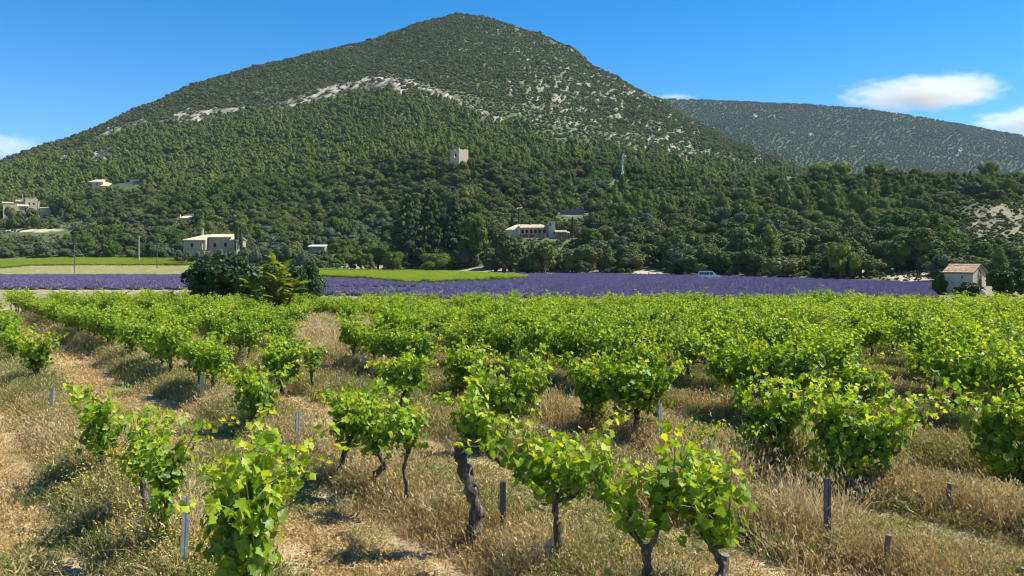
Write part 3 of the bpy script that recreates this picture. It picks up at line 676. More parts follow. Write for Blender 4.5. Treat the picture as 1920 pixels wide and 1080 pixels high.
for i in np.nonzero(ok)[0]: mid.append((X[i], Y[i], Z[i], R[i] * (1.5 if rng.uniform() < .08 else 1), 2 if rng.uniform() < (.93 if vn(X[i] / 60, Y[i] / 60, 31) < .6 else .55) else 1))
mid = np.array(mid)
lib = C_MIDPINE + C_MIDOAK + C_SHRUB
k = mid[:, 4].astype(int); q = rng.integers(0, 100, len(mid))
ix = np.where(k == 0, q % 3, np.where(k == 1, 3 + q % 2, 5 + q % 3))
rot = np.zeros((len(mid), 3)); rot[:, 2] = rng.uniform(0, 6.28, len(mid))
sc = np.repeat(mid[:, 3:4], 3, 1) * rng.uniform(.85, 1.2, (len(mid), 3))
P = mid[:, :3].copy(); P[:, 2] -= .25 * mid[:, 3]
scatter('mountain_forest', lib, P, rot, sc, ix, 'dense pine and scrub cover of the high mountain slopes')

# far hill cover
r = np.random.default_rng(104)
xs, ys = np.meshgrid(np.arange(200, 3100, 9.5), np.arange(1950, 3260, 9.5))
X = (xs + r.uniform(-4, 4, xs.shape)).ravel(); Y = (ys + r.uniform(-4, 4, xs.shape)).ravel()
px = 960 + X / Y * F; ok = (px > 1190) & (px < 1990); X, Y, px = X[ok], Y[ok], px[ok]
from numpy import interp
def fsample(px, Y):
    i = np.clip((px - fx[0]) / 8.0, 0, len(fx) - 1.001); j = np.clip((Y - 1900) / 18.0, 0, len(fy) - 1.001)
    i0 = i.astype(int); j0 = j.astype(int); fi = i - i0; fj = j - j0
    return (FZ[j0, i0] * (1 - fi) + FZ[j0, i0 + 1] * fi) * (1 - fj) + (FZ[j0 + 1, i0] * (1 - fi) + FZ[j0 + 1, i0 + 1] * fi) * fj
Z = fsample(px, Y); py = HY - (Z - CZ) / Y * F
ok = (r.uniform(0, 1, len(X)) > far_rock(px, py)) & (py < 350) & (fbm(X / 70, Y / 70, 91) + r.uniform(0, 1, len(X)) * .5 > .42)
X, Y, Z = X[ok], Y[ok], Z[ok]
rot = np.zeros((len(X), 3)); rot[:, 2] = r.uniform(0, 6.28, len(X))
scatter('far_forest', C_FAR, np.stack([X, Y, Z - 1.5], 1), rot, r.uniform(3.2, 6.2, len(X)), r.integers(0, 2, len(X)), 'bluish forest covering the long ridge in the far right')

# ------------------------------------------------------------------ individual trees of the lower slope
ORD = ['first', 'second', 'third', 'fourth', 'fifth', 'sixth', 'seventh', 'eighth', 'ninth', 'tenth', 'eleventh', 'twelfth', 'thirteenth', 'fourteenth', 'fifteenth', 'sixteenth', 'seventeenth', 'eighteenth', 'nineteenth', 'twentieth']
for t_ in ('twenty', 'thirty', 'forty', 'fifty', 'sixty'):
    for o_ in ORD[:9]: ORD.append(t_ + '-' + o_)
    ORD.append({'twenty': 'thirtieth', 'thirty': 'fortieth', 'forty': 'fiftieth', 'fifty': 'sixtieth', 'sixty': 'seventieth'}[t_])
LAND = [(1812, 500, 'the gabled stone hut'), (1328, 505, 'the parked silver van'), (1690, 510, 'the bare tan bank'), (860, 290, 'the ruined square tower'), (1168, 300, 'the antenna mast'),
        (1010, 428, 'the central cream farmhouse'), (393, 455, 'the left farmhouse'), (52, 385, 'the stone house on the far left'), (1217, 505, 'the person in the lavender'), (800, 420, 'the three dark conifers'),
        (593, 461, 'the low shed roof'), (206, 341, 'the white terraced villa'), (1070, 398, 'the grey retaining wall'), (1555, 320, 'the broad umbrella pine on the ridge'), (1870, 415, 'the rocky slope at the right edge'), (348, 408, 'the small pale cottage'), (1480, 336, 'the pale gap on the ridge')]
LIBS = {'oak': C_OAK, 'pine': C_PINE, 'fresh': C_FRESH, 'lime': C_LIME, 'olive': C_OLIVE}
NAMES = {'oak': ('oak_tree', 'dark rounded holm oak', 'tree', 'holm oaks on the lower slopes'), 'pine': ('pine_tree', 'olive green pine', 'tree', 'pines on the lower slopes'),
         'fresh': ('broadleaf_tree', 'fresh green broadleaf tree', 'tree', 'broadleaf trees on the lower slopes'), 'lime': ('broom_bush', 'yellow green broom bush', 'bush', 'broom bushes along the field edge'),
         'olive': ('olive_tree', 'silvery green olive tree', 'tree', 'olive trees on the lower slopes')}
TRV = {}
def add_tree(X, Y, Z, R, kind, label, seed, sc=(1, 1, 1), crown_me=None, name=None, group=None, lift=.12):
    nme, _, cat, grp = NAMES[kind] if kind in NAMES else (name, '', 'tree', None)
    root = empty(name or nme, (X, Y, Z), (seed * 2.399) % 6.28, label, cat, group if group is not None else grp)
    lib_ = LIBS.get(kind)
    c = link('crown', crown_me or lib_[seed % len(lib_)], root, (0, 0, -R * lift)); c.scale = (R * sc[0], R * sc[1], R * sc[2])
    t = link('trunk', TRUNK, root, (0, 0, 0)); t.scale = (R * .9, R * .9, R * (1.0 + lift))
    return root

vis = [t for t in trees if -10 < t[5] < 1930]
def size_of(t): return t[3] / t[1] * (0.75 if t[4] == 'pine' else 1)
vis.sort(key=lambda t: -size_of(t))
picked = vis[:300]; rest = vis[300:] + [t for t in trees if not (-10 < t[5] < 1930)]
groups = {}
for t in picked:
    cx, cy = t[5], (t[6] + t[7]) / 2
    L = min(range(len(LAND)), key=lambda q: (cx - LAND[q][0]) ** 2 + (1.6 * (cy - LAND[q][1])) ** 2)
    dx, dy = cx - LAND[L][0], cy - LAND[L][1]
    dr_ = ('right of' if dx > 0 else 'left of') if abs(dx) > 1.3 * abs(dy) else ('above' if dy < 0 else 'below')
    groups.setdefault((L, dr_, t[4]), []).append((dx * dx + dy * dy, t))
sd_ = 0
for (L, dr_, kd), ls in groups.items():
    ls.sort(key=lambda q: q[0])
    for i, (_, t) in enumerate(ls):
        w_ = 'nearest' if i == 0 else ORD[min(i, 68)] + ' nearest'
        lab = '%s %s %s, %s' % (NAMES[kd][1], dr_, LAND[L][2], w_)
        while len(lab.replace('-', ' ').split()) > 16: lab = lab.replace('the ', '', 1)
        sd_ += 1; a = RND.uniform(.88, 1.15)
        add_tree(t[0], t[1], t[2] - .3, t[3], kd, lab, sd_, (1, RND.uniform(.88, 1.1), a))
# the many smaller ones behind them
lib = C_OAK + C_PINE + C_FRESH + C_LIME + C_OLIVE
off = {'oak': (0, 5), 'pine': (5, 4), 'fresh': (9, 2), 'lime': (11, 2), 'olive': (13, 2)}
P = np.array([(t[0], t[1], t[2] - .2 * t[3]) for t in rest]); ix = np.array([off[t[4]][0] + j % off[t[4]][1] for j, t in enumerate(rest)])
rot = np.zeros((len(rest), 3)); rot[:, 2] = rng.uniform(0, 6.28, len(rest))
scatter('hillside_woods', lib, P, rot, np.array([t[3] for t in rest])[:, None] * rng.uniform(.88, 1.15, (len(rest), 3)), ix, 'mixed oak and pine wood filling the lower slope of the mountain')
# low scrub between the trees, so bare soil shows only in patches
X, Y, Z, px, py, R, top = pop(2.9, 118, 520, (.6, 1.7), 130)
ok = clear(px, py, Y, R, top) & edge_ok(px, py, Y) & (fbm(X / 18, Y / 18, 44) + rng.uniform(0, .5, len(X)) > .55) & ~((px < 365) & (py > 484))
X, Y, Z, R = X[ok], Y[ok], Z[ok], R[ok]
rot = np.zeros((len(X), 3)); rot[:, 2] = rng.uniform(0, 6.28, len(X))
SC = [crown('scrub', M[k], 140 + i, nl=6, ncard=260, csize=.2, lobe=(.32, .46), H=.7) for i, k in enumerate(['shrub', 'oak', 'olive', 'fresh'])]
scatter('scrub', SC, np.stack([X, Y, Z - .1], 1), rot, R, rng.choice(4, len(X), p=[.45, .3, .15, .1]), 'low grey green scrub between the trees of the lower slope')

def landmark_tree(px, ptop, pbase, Y, wpx, me, name, label, cat='tree', group=None):
    """a tree with its own place: base at depth Y, seen at px, from ptop to pbase"""
    X = (px - 960) / F * Y; z0 = CZ + (HY - pbase) / F * Y; h = (pbase - ptop) / F * Y; R = wpx / 2 / F * Y
    root = empty(name, (X, Y, z0), RND.uniform(0, 6.28), label, cat, group)
    top_z = max(v.co.z for v in me.vertices)
    c = link('crown', me, root, (0, 0, -h * .10)); c.scale = (R, R, h * 1.10 / top_z)
    t = link('trunk', TRUNK, root, (0, 0, -.3)); t.scale = (R * .9, R * .9, h * .45)
    return root
C_CEDAR = [crown('cedar_crown', M['cedar'], 160 + i, nl=46, ncard=3000, csize=.10, shape='tiers', lobe=(.13, .28), flat=.42, H=1.0, up=.2) for i in range(3)]
for (x_, t_, b_, Y_, w_, lab) in [(764, 362, 476, 286, 92, 'tall dark conifer, leftmost of the three behind the yellow green bushes'), (806, 352, 476, 290, 84, 'tallest dark conifer, in the middle of the three'), (852, 366, 476, 293, 80, 'dark conifer beside the domed lime green tree, rightmost of three')]:
    landmark_tree(x_, t_, b_, Y_, w_, C_CEDAR[(x_ // 20) % 3], 'conifer', lab, group='three dark conifers')
C_DOME = crown('dome_crown', M['lime'], 171, nl=30, ncard=2600, csize=.075, lobe=(.2, .34), H=.9)
landmark_tree(886, 399, 478, 280, 80, C_DOME, 'plane_tree', 'domed lime green tree in front of the dark conifers')
for (x_, t_, b_, Y_, w_, lab) in [(738, 470, 510, 262, 62, 'yellow green bush left of the broad one below the conifers'), (812, 473, 511, 260, 84, 'broad yellow green bush behind the middle vineyard patch'), (690, 474, 508, 268, 40, 'small yellow green bush behind the left part of the vineyard patch')]:
    landmark_tree(x_, t_, b_, Y_, w_, C_LIME[x_ % 2], 'willow_bush', lab, 'bush', 'yellow green bushes')
for (x_, t_, b_, Y_, w_, lab) in [(945, 430, 511, 252, 96, 'big dark oak in front of the left end of the central farmhouse'), (1020, 452, 512, 250, 70, 'dark oak below the central farmhouse'), (1090, 458, 513, 248, 76, 'broad oak right of the central farmhouse at the lavender edge'),
                                  (1150, 466, 514, 242, 64, 'spreading oak at the far lavender edge below the mast'), (1320, 458, 519, 206, 92, 'big shady oak right behind the parked van'), (1395, 425, 508, 215, 86, 'lumpy oak rising behind the right end of the van')]:
    landmark_tree(x_, t_, b_, Y_, w_, C_OAK[x_ % 5], 'oak_tree', lab, 'tree', 'holm oaks on the lower slopes')
C_UMB = [crown('umbrella_crown', M['pine'], 180 + i, nl=16, ncard=1500, csize=.12, shape='umbrella', tmpl=NEED, lobe=(.22, .36), H=.9, up=.8) for i in range(2)]
for (x_, t_, b_, Y_, w_, lab) in [(1555, 301, 348, 415, 84, 'broad umbrella pine on the crest of the scrub hill'), (1640, 306, 348, 415, 52, 'umbrella pine right of the broad one on the crest'), (1854, 303, 345, 410, 40, 'lone round topped pine on the right part of the crest'), (1448, 322, 352, 415, 40, 'low pine left of the broad one on the crest')]:
    landmark_tree(x_, t_, b_, Y_, w_, C_UMB[x_ % 2], 'umbrella_pine', lab, 'tree', 'umbrella pines on the crest')
C_CYP = crown('cypress_crown', M['cedar'], 190, nl=12, ncard=900, csize=.16, shape='column', lobe=(.3, .75), H=1.0, up=1.2, tmpl=NEED)
for (x_, t_, b_, Y_, w_, lab) in [(973, 388, 422, 318, 5, 'slender cypress behind the roof of the central farmhouse'), (960, 398, 423, 318, 5, 'shorter slender cypress behind the left end of the farmhouse roof'), (1074, 405, 442, 312, 6, 'thin cypress right of the farmhouse annex'), (444, 418, 462, 302, 11, 'dark cypress at the right end of the left farmhouse'), (452, 432, 470, 301, 8, 'smaller cypress right of the left farmhouse')]:
    landmark_tree(x_, t_, b_, Y_, w_, C_CYP, 'cypress_tree', lab, 'tree', 'cypresses beside the farmhouses')
for (x_, t_, b_, Y_, w_, lab) in [(848, 303, 322, 452, 22, 'small oak hiding the left foot of the ruined tower'), (868, 301, 322, 450, 24, 'small oak hiding the right foot of the ruined tower'), (884, 297, 320, 455, 20, 'small round oak just right of the ruined tower'), (834, 299, 322, 455, 20, 'small round oak just left of the ruined tower'),
                                  (18, 386, 414, 480, 26, 'dark oak in front of the left end of the far left stone house'), (60, 389, 412, 482, 22, 'round oak in front of the sunlit part of the far left house'), (40, 395, 414, 478, 20, 'low oak below the lean-to roofs of the far left house'), (352, 412, 424, DC - 12, 22, 'small oak in front of the pale roofed cottage')]:
    landmark_tree(x_, t_, b_, Y_, w_, C_OAK[x_ % 5], 'oak_tree', lab, 'tree', 'holm oaks on the lower slopes')
landmark_tree(112, 360, 412, 506, 46, C_OAK[1], 'oak_tree', 'large domed dark oak right of the far left stone house', 'tree', 'holm oaks on the lower slopes')

# ------------------------------------------------------------------ rocks on the mountain
def rockproto(seed, sx=1, sy=.4, sz=.35):
    r = np.random.default_rng(seed); V, Fc = ICO2
    V = V.copy(); n = 1 + .35 * (np.stack([vn(V[:, 0] * 2 + 5, V[:, 1] * 2 + V[:, 2], seed)] * 3, 1) - .5)
    V = np.sign(V) * np.abs(V) ** .7 * n * np.array([sx, sy, sz])
    return make_mesh('rock', V, Fc, [M['cliff' if seed % 2 else 'rock']])
RK = [rockproto(200 + i, *s) for i, s in enumerate([(1, .45, .35), (1, .35, .28), (.9, .5, .42), (1, .6, .3)])]
r = np.random.default_rng(105)
jj, ii = np.nonzero((RM > .3) & (TY > 480) & (TPY < runmin + 3)); pick = r.permutation(len(jj)); pick = pick[(TPX[jj[pick], ii[pick]] > 980) | (r.uniform(0, 1, len(pick)) < .16)][:1900]; jj, ii = jj[pick], ii[pick]
X, Y, Z, px, py = TX[jj, ii], TY[jj, ii], TZ[jj, ii], TPX[jj, ii], TPY[jj, ii]
band = (px < 980)
rot = np.zeros((len(X), 3)); rot[:, 2] = np.where(band, math.radians(208), r.uniform(0, 6.28, len(X))) + r.normal(0, .25, len(X)); rot[:, 1] = np.where(band, .42, .2) + r.normal(0, .15, len(X))
sz = np.where(band, r.uniform(2.0, 6.0, len(X)), r.uniform(.9, 2.3, len(X))) * np.clip(Y / 1000, .5, 1.4)
scatter('rock_outcrops', RK, np.stack([X, Y, Z + .1], 1), rot, sz[:, None] * r.uniform(.7, 1.2, (len(X), 3)), r.integers(0, 4, len(X)), 'pale limestone ledges and boulders breaking through the mountain scrub')

# ------------------------------------------------------------------ buildings
def P3(px, py, Y): return np.array([(px - 960) / F * Y, Y, CZ + (HY - py) / F * Y])

TILEV = np.array([(-.5, 0, 0), (-.32, 0, .16), (0, 0, .24), (.32, 0, .16), (.5, 0, 0), (-.44, 1, .0), (-.28, 1, .12), (0, 1, .19), (.28, 1, .12), (.44, 1, .0)])
TILEF = [(0, 1, 6, 5), (1, 2, 7, 6), (2, 3, 8, 7), (3, 4, 9, 8)]
def tiles(name, A, B, C, D, mat, parent, tw=.24, tl=.42, jit=.02, seed=1):
    """barrel tiles on the quad A B (eave, left to right) C D (ridge, right to left); one stuff part"""
    r = np.random.default_rng(seed); A, B, C, D = [np.asarray(q, float) for q in (A, B, C, D)]
    w = np.linalg.norm(B - A); h = np.linalg.norm((C + D) / 2 - (A + B) / 2)
    nx_, ny_ = max(2, int(w / tw)), max(2, int(h / tl)); n = np.cross(B - A, D - A); n /= np.linalg.norm(n)
    V = []; Fq = []; k = 0
    for i in range(nx_):
        for j in range(ny_):
            s, t = (i + .5) / nx_, j / ny_
            e0 = A + (B - A) * s; e1 = D + (C - D) * s; o = e0 + (e1 - e0) * t
            ux = (B - A) / np.linalg.norm(B - A); uy = (e1 - e0) / np.linalg.norm(e1 - e0)
            ww = ((B - A) * (1 - t) + (C - D) * t); ww = np.linalg.norm(ww) / nx_
            yaw = r.normal(0, jit); lift = r.uniform(.0, .03)
            for v in TILEV: V.append(o + ux * (v[0] * ww * 1.04 + yaw * v[1] * tl) + uy * v[1] * tl * 1.15 + n * (v[2] * tw * .8 + .04 + lift + .03 * (1 - v[1])))
            Fq += [[q + k for q in f] for f in TILEF]; k += len(TILEV)
    o = link(name, make_mesh(name, np.array(V), np.array(Fq), [mat]), parent); o['kind'] = 'stuff'
    return o

def slab(mb, A, B, C, D, th, m=0):
    A, B, C, D = [np.asarray(q, float) for q in (A, B, C, D)]
    n = np.cross(B - A, D - A); n /= np.linalg.norm(n) + 1e-9; n = -n * th
    mb.add([A, B, C, D, A + n, B + n, C + n, D + n], [(0, 1, 2, 3), (7, 6, 5, 4), (0, 4, 5, 1), (1, 5, 6, 2), (2, 6, 7, 3), (3, 7, 4, 0)], m)

def opening(parent, name, x, z, w, h, y, frame=M['wood'], pane=M['dark'], axis='y', depth=.12):
    """window on a wall at local y (facing -y) or at local x (facing +x)"""
    mb = MB()
    t = .08
    if axis == 'y':
        for b in ((x - w/2 - t, x - w/2, z, z + h), (x + w/2, x + w/2 + t, z, z + h), (x - w/2 - t, x + w/2 + t, z + h, z + h + t), (x - w/2 - t, x + w/2 + t, z - t, z)):
            mb.box(b[0], b[1], y - .05, y + .02, b[2], b[3])
        o = mb.build(name, frame, parent)
        m2 = MB(); m2.box(x - w/2, x + w/2, y - .02, y + .01, z, z + h); m2.build('pane', pane, o)
    else:
        for b in ((x - w/2 - t, x - w/2, z, z + h), (x + w/2, x + w/2 + t, z, z + h), (x - w/2 - t, x + w/2 + t, z + h, z + h + t), (x - w/2 - t, x + w/2 + t, z - t, z)):
            mb.box(y - .02, y + .05, b[0], b[1], b[2], b[3])
        o = mb.build(name, frame, parent)
        m2 = MB(); m2.box(y - .01, y + .02, x - w/2, x + w/2, z, z + h); m2.build('pane', pane, o)
    return o

# the small gabled hut at the right edge of the lavender
YH = 96.0; cx_, cy_ = (1824 - 960) / F * YH, YH
th = math.radians(55); ex = np.array([-math.cos(th), math.sin(th)]); ey = np.array([math.sin(th), math.cos(th)])
# local frame: +x along -long wall direction (towards the near corner), +y into the hut
hut = empty('stone_hut', (cx_, cy_, -1.0), 0, 'small stone hut with clay tiled gable roof beside the big bush', 'hut')
hut.rotation_euler = (0, 0, -th)          # local x -> (cos th, -sin th); local y -> (sin th, cos th)
Lh, Wh, eave, ridge = 3.35, 3.3, 2.78, 3.72
mb = MB()
mb.box(-Lh, 0, 0, .35, 0, eave - .002); mb.box(-Lh, 0, Wh - .35, Wh, 0, eave - .002)
mb.box(-Lh, -Lh + .35, .353, Wh - .353, 0, eave - .002); mb.box(-.35, 0, .353, Wh - .353, 0, eave - .002)
for x0 in (-Lh, -.35):
    a, b = x0, x0 + .35
    mb.add([(a, 0, eave), (b, 0, eave), (b, Wh, eave), (a, Wh, eave), (a, Wh/2, ridge), (b, Wh/2, ridge)], [(0, 1, 5, 4), (1, 2, 5), (2, 3, 4, 5), (3, 0, 4), (0, 3, 2, 1)])
mb.build('wall', M['render'], hut)
ov, og = .22, .2
sl = (ridge - eave) / (Wh / 2)
for sgn in (0, 1):
    mb = MB()
    y_e = -ov if sgn == 0 else Wh + ov; z_e = eave - sl * ov + .03
    A = (-Lh - og, y_e, z_e); B = (og, y_e, z_e); C = (og, Wh/2, ridge + .03); D = (-Lh - og, Wh/2, ridge + .03)
    if sgn == 0: slab(mb, A, B, C, D, .07)
    else: slab(mb, B, A, D, C, .07)
    rf = mb.build('roof', M['wood'], hut)
    if sgn == 0: tiles('roof_tiles', A, B, C, D, M['tile'], rf, .21, .38, .03, 5)
    else: tiles('roof_tiles', B, A, D, C, M['tile'], rf, .21, .38, .03, 6)
mb = MB()
for i in range(11):
    x0 = -Lh - og + i * (Lh + 2 * og) / 11
    V = [(x0, Wh/2 - .11, ridge + .06), (x0, Wh/2 - .06, ridge + .15), (x0, Wh/2 + .06, ridge + .15), (x0, Wh/2 + .11, ridge + .06)]
    x1 = x0 + (Lh + 2 * og) / 11 + .03; V += [(x1, a[1] * 1.0, a[2] + .02) for a in V]
    mb.add(V, [(0, 1, 5, 4), (1, 2, 6, 5), (2, 3, 7, 6)])
mb.build('ridge_tiles', M['tile'], hut)
mb = MB(); mb.box(-1.35, -1.15, -.02, .05, 2.05, 2.25); mb.build('vent_hole', M['dark'], hut)  # solid block on the wall, coloured as the shade within the hole
for x0, z0 in ((-2.55, 1.45), (-1.72, 1.5)):
    mb = MB(); mb.box(x0, x0 + .17, -.018, .05, z0, z0 + .07); mb.build('vent_slot', M['dark'], hut)
mb = MB(); mb.box(-.05, .03, 1.45, 2.25, 0, 1.9); d_ = mb.build('door', M['wood'], hut)
mb = MB(); mb.box(.03, .07, 1.52, 1.56, .95, 1.08); mb.build('handle', M['steel_dark'], d_)
# creeper that climbs the gable
r = np.random.default_rng(301); mb = MB()
root = empty('creeper', (cx_, cy_, -1.0), -th, 'dark brown creeper climbing the lit gable of the hut', 'creeper')
mb.tube([(.06, 1.75, 0), (.07, 1.8, 1.2), (.07, 1.7, 2.2), (.07, 1.62, 3.2)], [.06, .05, .04, .02], 5); mb.build('stem', M['bark'], root)
n = 420; z = r.uniform(.8, 3.35, n); y = 1.72 + r.normal(0, .12 + .10 * (np.abs(z - 2.3) < .25), n)
Pn = np.stack([.1 + r.uniform(0, .1, n), y, z], 1)
V, Fc = spread(LEAF3[0], LEAF3[1], Pn, rot_from_normal(np.array([[1., 0, .3]]) + r.normal(0, .5, (n, 3)), r.uniform(0, 6, n)), np.full(n, .13))
link('foliage', make_mesh('foliage', V, Fc, [M['rust']]), root)

# simple helper for houses seen face on; local x to the right, y away from the camera, origin at px, base row
def house(name, px, pbase, Y, label, cat='house', rz=0.0):
    p = P3(px, pbase, Y); return empty(name, tuple(p), rz, label, cat)
def wallbox(parent, x0, x1, y0, y1, z0, z1, m, name='wall'):
    mb = MB(); mb.box(x0, x1, y0, y1, z0, z1); return mb.build(name, m, parent)
def shed(parent, x0, x1, y0, y1, z0, z1, m, inx0=0.0, inx1=0.0, ov=.35, seed=1, tw=.5, tl=.8):
    """one roof plane: eave at y0 height z0, top at y1 height z1; inx* pull the top corners in"""
    A = (x0 - ov, y0 - ov, z0); B = (x1 + ov, y0 - ov, z0); C = (x1 + ov - inx1, y1, z1); D = (x0 - ov + inx0, y1, z1)
    mb = MB(); slab(mb, A, B, C, D, .18); rf = mb.build('roof', m, parent); tiles('roof_tiles', A, B, C, D, m, rf, tw, tl, .03, seed); return rf

k = 302 / F   # metres per pixel
h1 = house('farmhouse', 392, 475, 302, 'long stone farmhouse with stepped front and pale tiled roof on the left')
X0 = lambda p: (p - 392) * k
wallbox(h1, X0(344), X0(379), 0, 11, -2, 5.0, M['stone']); wallbox(h1, X0(384), X0(408), 3.2, 11, -2, 6.1, M['pink'])
wallbox(h1, X0(379) , X0(384), .8, 11, -2, 5.6, M['cream'])
wallbox(h1, X0(408) , X0(430), 2.6, 11, -2, 6.1, M['pink']); wallbox(h1, X0(430), X0(443), .5, 11, -2, 4.9, M['stone'])
shed(h1, X0(343), X0(383), 0, 6.5, 5.02, 7.15, M['paletile'], inx0=6.2, seed=11)
shed(h1, X0(385), X0(429), 2.5, 6.5, 6.12, 7.4, M['paletile'], seed=12, ov=.2)
shed(h1, X0(431), X0(443), .4, 6.5, 4.92, 7.3, M['paletile'], inx1=1.6, seed=13)
mb = MB(); slab(mb, (X0(444), 12, 5), (X0(343), 12, 5), (X0(372), 6.5, 7.1), (X0(440), 6.5, 7.1), .15); mb.build('roof', M['paletile'], h1)
mb = MB(); mb.box(X0(366.5), X0(369.5), 5.6, 6.3, 6.4, 8.6); mb.box(X0(366), X0(370), 5.5, 6.4, 8.6, 8.8); mb.build('chimney', M['cream'], h1)
opening(h1, 'window', X0(360), 2.2, .9, 1.5, 0); opening(h1, 'window', X0(397), 2.4, .9, 1.4, 3.2, frame=M['wood']); opening(h1, 'window', X0(418), 2.6, .9, 1.4, 2.6)
mb = MB(); mb.tube([(X0(407), 2.5, 0), (X0(407), 2.5, 6.0)], .09, 6); mb.build('drainpipe', M['cream'], h1)
mb = MB(); mb.box(X0(370), X0(386), -1.6, -.4, -2, 1.4); mb.box(X0(386), X0(400), -1.6, -1.3, .9, 1.3)
for q in (388, 392, 396): mb.box(X0(q), X0(q) + .35, -1.6, -1.3, -2, .9)
mb.build('terrace_wall', M['stone'], h1)

k2 = 308 / F
h2 = house('farmhouse', 1000, 446, 308, 'long cream farmhouse with tall end block on the central slope')
X0 = lambda p: (p - 1000) * k2
wallbox(h2, X0(970), X0(975), 0, 9, -3, 4.4, M['cream']); wallbox(h2, X0(975), X0(1029), 1.2, 9, -3, 3.85, M['pink'])
wallbox(h2, X0(948), X0(970), 1.0, 9, -3, 3.0, M['cream'])
wallbox(h2, X0(1029), X0(1041), -.6, 5, -3, 6.1, M['cream'], 'end_block').rotation_euler = (0, 0, .0)
shed(h2, X0(975), X0(1029), 1.0, 5.4, 3.9, 5.3, M['paletile'], seed=21)
shed(h2, X0(948), X0(974), .9, 5.4, 3.1, 5.2, M['paletile'], inx0=4.4, seed=22)
mb = MB(); mb.box(X0(1028.5), X0(1041.5), -.8, 5.2, 6.1, 6.35); mb.build('roof', M['paletile'], h2)
for a in (980, 988, 996, 1004, 1012, 1021): opening(h2, 'window', X0(a), 1.9, .95, 1.3, 1.2, frame=M['wood'])
opening(h2, 'window', X0(1031.5), 4.7, .45, .8, -.6); opening(h2, 'window', X0(1039.5), 1.6, .45, .7, -.6)
mb = MB()
for a, b in ((975, 991), (994, 1004), (1021, 1028)): mb.box(X0(a), X0(b), -1.2, 1.15, 1.35, 1.5)
mb.build('awning', M['cream'], h2)
for a in (977, 990, 1003, 1022): mb = MB(); mb.box(X0(a), X0(a) + .3, -1.1, -.8, -3, 1.35); mb.build('pillar', M['cream'], h2)
mb = MB(); mb.box(X0(995), X0(997), 4.8, 5.4, 5.0, 6.0); mb.build('chimney', M['cream'], h2)
ann = house('outbuilding', 1056, 446, 304, 'low open fronted outbuilding with pink piers right of the cream farmhouse')
k3 = 304 / F; X0 = lambda p: (p - 1056) * k3
wallbox(ann, X0(1043), X0(1062), 2.5, 6, -3, 2.2, M['stone'])
for a in (1043, 1052, 1058): wallbox(ann, X0(a), X0(a) + .4, 0, .4, -3, 2.1, M['pink'], 'pier')
wallbox(ann, X0(1062), X0(1068.5), -.5, 6, -3, 1.7, M['pink']); opening(ann, 'window', X0(1065.3), -.1, .5, 1.2, -.5)
shed(ann, X0(1042), X0(1062), 0, 4, 2.2, 3.0, M['paletile'], seed=23); shed(ann, X0(1062.5), X0(1068.5), -.5, 4, 1.8, 2.5, M['tile'], seed=24, ov=.1)
wl = house('garden_wall', 925, 452, 305, 'short whitewashed garden wall left of the cream farmhouse', 'wall')
mb = MB(); mb.box(-1.3, 1.1, 0, .5, -1, 1.4); mb.box(-1.4, 1.2, -.05, .55, 1.4, 1.55); mb.build('masonry', M['cream'], wl)

# far left stone house in two pieces
k4 = 505 / F
h3 = house('stone_house', 45, 398, 512, 'tall sunlit stone house with lean-to roofs on the far left slope', rz=.5); X0 = lambda p: (p - 45) * k4
wallbox(h3, X0(11), X0(47), 1.0, 10, -6, 5.5, M['stone_lit']); wallbox(h3, X0(47), X0(66), 0, 10, -6, 9.1, M['stone_lit'], 'tower_wall')
mb = MB(); mb.box(X0(46.5), X0(62), -.1, 10.1, 9.1, 9.4); mb.build('roof', M['paletile'], h3)
shed(h3, X0(9), X0(30), .9, 6, 5.5, 6.6, M['paletile'], seed=31, ov=.1); shed(h3, X0(31), X0(46.8), .9, 6, 6.9, 8.2, M['paletile'], seed=32, ov=.1)
wallbox(h3, X0(31), X0(46.7), 1.2, 9, 5.5, 6.9, M['stone']); shed(h3, X0(34), X0(53), -3.5, -.1, 3.6, 4.9, M['paletile'], seed=33, ov=.1)
wallbox(h3, X0(38), X0(53), -3, -.02, -6, 3.5, M['stone']); opening(h3, 'window', X0(48), .2, .8, 2.3, -3)
opening(h3, 'window', X0(53.5), 4.9, .8, 1.4, 0); opening(h3, 'window', X0(61), 5.0, .8, 1.2, 0)
mb = MB(); mb.box(X0(41.3), X0(42.9), 3.5, 4.3, 8.0, 12.2); mb.build('chimney', M['stone'], h3)
mb = MB(); mb.box(X0(62.3), X0(63.8), 2, 2.6, 9.4, 10.4); mb.build('chimney', M['stone'], h3)
h4 = house('outbuilding', 85, 404, 508, 'low flat fronted stone outbuilding right of the far left house', rz=.5); X0 = lambda p: (p - 85) * k4
wallbox(h4, X0(76), X0(95), 0, 7, -5, 4.6, M['stone_lit']); shed(h4, X0(76), X0(97), 0, 5, 4.6, 5.4, M['paletile'], seed=34, ov=.1)
gp = house('gate_pillar', 71, 392, 508, 'tall pale masonry pillar between the far left house and its outbuilding', 'pillar')
mb = MB(); mb.box(-.5, .45, 0, .8, -3, 4.6); mb.box(-.6, .55, -.1, .9, 4.6, 4.9); mb.build('masonry', M['cream'], gp)

